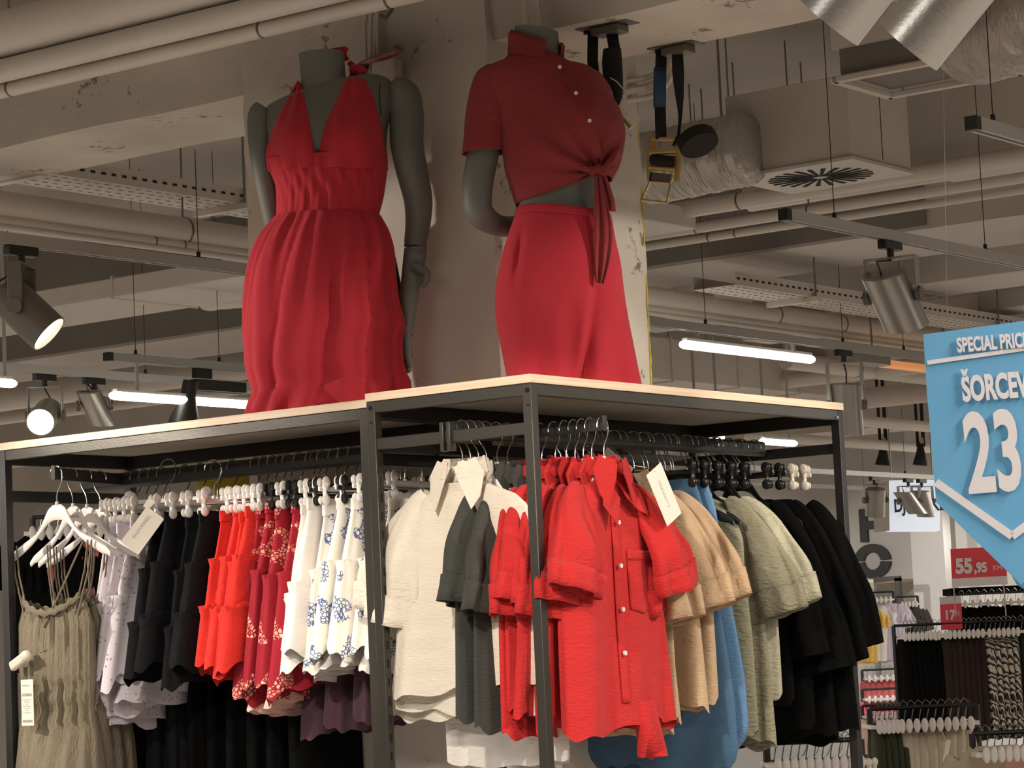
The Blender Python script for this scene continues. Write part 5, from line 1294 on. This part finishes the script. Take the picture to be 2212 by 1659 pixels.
def far_hanger(label, group, w=.035, mt='whiteplastic'):
    t = thing('clip_hanger', label, 'hanger', (0, 0, 0), -YAW, group)
    MB().tube([(0, 0, -.07), (.008, 0, -.03), (.018, 0, 0.0), (0, 0, .016), (-.016, 0, 0)], .0022, 5).build('hook', 'chromed', t)
    mb = MB().box((0, 0, -.085), (w*2, .3, .016)); mb.ball((0, -.15, -.085), (.015, .012, .030), 8, 6); mb.build('hanger_body', mt, t)
    return t
def fill(P0, d, h, specs, kind, garment_kw):
    "specs: (from, to, count, material, label)"
    for (a, b, n, mt, lab, hlab, kw) in specs:
        g0 = h0 = None; grp = lab.split(',')[0][:60]
        for i in range(n):
            q = lerp(a, b, (i+.5)/n); L = (P0.x+d.x*q, P0.y+d.y*q, h+.014)
            dz = .008*((i*7) % 3)
            if g0 is None:
                k2 = dict(garment_kw); k2.update(kw)
                g0 = fold_strip(kind, mt, label=lab+', '+ordn(0)+' from left', group='row of '+grp, seed=int(a*100)+5, **k2); g0.location = (L[0], L[1], L[2]-dz)
                h0 = far_hanger(hlab+', '+ordn(0)+' from left', 'hangers of '+grp); h0.location = L
            else:
                copy_tree(g0, (L[0], L[1], L[2]-dz), -YAW+math.radians(((i*37) % 17)-8), lab+', '+ordn(i)+' from left'); copy_tree(h0, L, None, hlab+', '+ordn(i)+' from left')
# trousers rack
P0, d, h = far_rack('black trousers rail in the middle distance at the right edge', 1930, 2330, 1352, 16.5)
GK = dict(w=.030, L=.62, th=.15)
fill(P0, d, h, [(.03, .235, 9, 'blackcloth', 'black trousers on the middle-distance rail, leftmost in that row', 'white clip hanger of black trousers on the middle-distance rail', {}),
                (.245, .47, 9, 'brown', 'dark brown trousers on the middle-distance rail', 'white clip hanger of dark brown trousers on the middle-distance rail', {}),
                (.48, .66, 7, 'zebra', 'zebra striped trousers on the middle-distance rail', 'white clip hanger of zebra striped trousers', {}),
                (.67, .98, 8, 'greenp', 'olive green trousers on the middle-distance rail at the right edge', 'white clip hanger of olive green trousers', {})], 'far_trousers', GK)
# jeans shelf behind it with dark garments
P0, d, h = far_rack('dark rail of black and denim clothes behind the trousers rail', 2060, 2340, 1285, 19.0)
fill(P0, d, h, [(.03, .97, 16, 'blackcloth', 'black garment on the rear dark rail behind the red price sign', 'white hanger on the rear dark rail', dict(L=.30, w=.05))], 'hung_garment', GK)
MB_ = MB(); P = CAM+ray(2060, 1285)*19.2
t = thing('display_shelf', 'dark blue-black shelf top above the rear rail, below the red price sign', 'shelf', (P.x, P.y, 0), -YAW)
MB().span((0, .1, P.z), (.9, .5, P.z+.05)).build('shelf_board', 'darkcloth', t); MB().span((.02, .12, 0), (.06, .48, P.z)).span((.84, .12, 0), (.88, .48, P.z)).build('shelf_side', 'black', t)
# low rack with beige and olive trousers
P0, d, h = far_rack('low black rail with beige and olive trousers, bottom right', 1878, 2110, 1532, 11.0)
fill(P0, d, h, [(.02, .27, 6, 'greenp', 'olive green shorts on the low rail, bottom right', 'white clip hanger of olive shorts on the low rail', {}),
                (.28, .92, 9, 'cream', 'beige shorts on the low rail, bottom right', 'white clip hanger of beige shorts on the low rail', dict(w=.04))], 'far_shorts', dict(w=.026, L=.45, th=.13))
o = CAM+ray(2045, 1622)*10.6
t = thing('hang_tag', 'small white tag dangling before the beige shorts', 'tag', o, -YAW); MB().box((0, 0, 0), (.018, .001, .09), Matrix.Rotation(.25, 3, 'Y')).build('tag_card', 'card', t); MB().tube([(.0, .0, .045), (-.01, .1, .10)], .001, 5).build('tag_thread', 'card', t)
# coral tops, bottom right corner
P0, d, h = far_rack('rail of coral and peach tops at the bottom right corner', 2100, 2330, 1585, 9.5)
fill(P0, d, h, [(.02, .30, 4, 'cream', 'cream top on the corner rail', 'white hanger of a cream top on the corner rail', dict(sleeves=True, w=.10, drop=.06)),
                (.30, .50, 3, 'pink', 'peach top on the corner rail', 'white hanger of a peach top', dict(sleeves=True, w=.10, drop=.06)),
                (.50, .98, 5, 'coral', 'coral red top on the corner rail', 'white hanger of a coral red top', dict(sleeves=True, w=.10, drop=.06))], 'blouse', dict(w=.10, L=.5, th=.03))
# cream clip hangers at the foot of the box rack
P0, d, h = far_rack('low rail with cream hangers below the black shirts', 1655, 1860, 1606, 9.0)
fill(P0, d, h, [(.03, .45, 5, 'cream', 'cream top hanging low behind the black shirts, left part', 'cream hanger on the low rail, left part', dict(sleeves=True, w=.10, drop=.10)),
                (.45, .97, 6, 'pink', 'peach top hanging low behind the black shirts, right part', 'cream hanger on the low rail, right part', dict(sleeves=True, w=.10, drop=.10))], 'blouse', dict(w=.10, L=.5, th=.03))
for i in range(5):
    c_ = clip_hanger('large cream clip hanger at the bottom edge below the black shirts, '+ordn(i)+' from left', (P0.x+d.x*(.35+.13*i), P0.y+d.y*(.35+.13*i), h+.016), math.radians(20+15*i), 'creamplastic', 'large cream clip hangers at the bottom edge', hw=.14)
# wall niche with t-shirts
P0, d, h = far_rack('wall rail in the wooden niche under the letter O, with t-shirts', 1840, 1930, 1282, 23.6)
fill(P0, d, h, [(.02, .36, 3, 'mustard', 'yellow t-shirt in the niche under the letter O', 'white hanger of a yellow t-shirt in the niche', dict(sleeves=True, w=.16)),
                (.36, .58, 2, 'whitecotton', 'white t-shirt in the niche under the letter O', 'white hanger of a white t-shirt', dict(sleeves=True, w=.16)),
                (.58, .92, 3, 'lilacplain', 'pale lilac t-shirt in the niche, beside the frame post', 'white hanger of a pale lilac t-shirt', dict(sleeves=True, w=.16))], 't_shirt', dict(w=.16, L=.52, th=.03))
o = at(1840, 1256, 1, 23.4)
t = thing('niche_frame', 'pale wooden top board and grey frame of the wall niche', 'shelf', (o.x, 23.0, 0))
k2 = (at(1930, 1256, 1, 23.2)-at(1840, 1256, 1, 23.2)).x; k3 = (at(1985, 1256, 1, 23.2)-at(1840, 1256, 1, 23.2)).x
MB().span((-.6, 0, o.z-.03), (k2, .9, o.z)).build('top_board', 'board', t)
MB().span((k2-.04, 0, 0), (k2+.0, .06, o.z-.03)).build('frame_post', 'alu', t); MB().span((k3-.05, 0, 0), (k3, .06, o.z)).build('frame_post', 'steel', t)
MB().span((k2, 0, o.z-.03), (k3, .06, o.z+.02)).build('frame_rail', 'steel', t)
P0, d, h = far_rack('short rail with grey clothes between the niche posts', 1934, 1982, 1290, 23.9, post=True)
fill(P0, d, h, [(.1, .9, 5, 'grey', 'grey top between the two niche posts', 'white hanger of a grey top between the niche posts', dict(sleeves=True, w=.10, L=.5))], 'blouse', dict(w=.10, L=.5, th=.03))
for i, (y, D, col) in enumerate(((1448, 22.0, 'coral'), (1490, 19.5, 'coral'), (1525, 17.5, 'pink'))):
    P0, d, h = far_rack(['upper short rail of small red clothes beside the black shirts', 'middle short rail of small red clothes beside the black shirts', 'lowest short rail of small pink clothes beside the black shirts'][i], 1862, 1945, y, D)
    fill(P0, d, h, [(.04, .96, 6, col, ['small coral top on the upper short rail', 'small coral top on the middle short rail', 'small pink top on the lowest short rail'][i], ['white hanger on the upper short rail', 'white hanger on the middle short rail', 'white hanger on the lowest short rail'][i], dict(L=.22, w=.06))], 'small_top', dict(w=.06, L=.22, th=.06))
# far black straps with bags
for i, (x, y0, y1) in enumerate(((1904, 905, 1010), (1985, 905, 1015))):
    P = at(x, y0, 1, 19); P = Vector((P.x, 19, P.z)); k = (P-CAM).dot(FW)/F
    t = thing('ratchet_strap', ['far black strap with a rolled end, left of the pair near the blue sign', 'far black strap next to the blue sign, right of the pair'][i], 'strap', P, -YAW)
    MB().span((-9*k, -.01, -60*k), (-3*k, .01, SLAB-P.z)).span((3*k, -.01, -60*k), (10*k, .01, SLAB-P.z)).build('strap_web', 'strap', t)
    MB().tube([(0, 0, -50*k), (-1*k, 0, -75*k), (-4*k, 0, -100*k)], [5*k, 10*k, 16*k], 10, flat=.5).build('rolled_web', 'strap', t)
    MB().box((2*k, -.03, -48*k), (7*k, .03, 12*k)).build('buckle', 'brass', t)
# dark partition with black and red clothes behind the left end of the long rack
P = at(0, 1068, 1, 9.5); Q = at(600, 1068, 1, 9.5)
structure(MB().span((P.x-3, 9.5, 0), (Q.x+1, 9.6, P.z-.02)).build('wall_partition', 'ductdark', off=(P.x, 9.5, 0)))
P0, d, h = far_rack('rail with black and red clothes behind the khaki dresses', 70, 330, 1118, 10.6)
fill(P0, d, h, [(.02, .45, 6, 'blackcloth', 'black top on the rail behind the khaki dresses', 'white hanger of a black top behind the khaki dresses', dict(sleeves=True, w=.14)),
                (.46, .56, 2, 'coral', 'red top on the rail behind the khaki dresses', 'white hanger of a red top behind the khaki dresses', dict(sleeves=True, w=.14)),
                (.57, .98, 5, 'darkcloth', 'charcoal top on the rail behind the khaki dresses', 'white hanger of a charcoal top behind the khaki dresses', dict(sleeves=True, w=.14))], 'blouse', dict(w=.14, L=.55, th=.03, drop=.08))
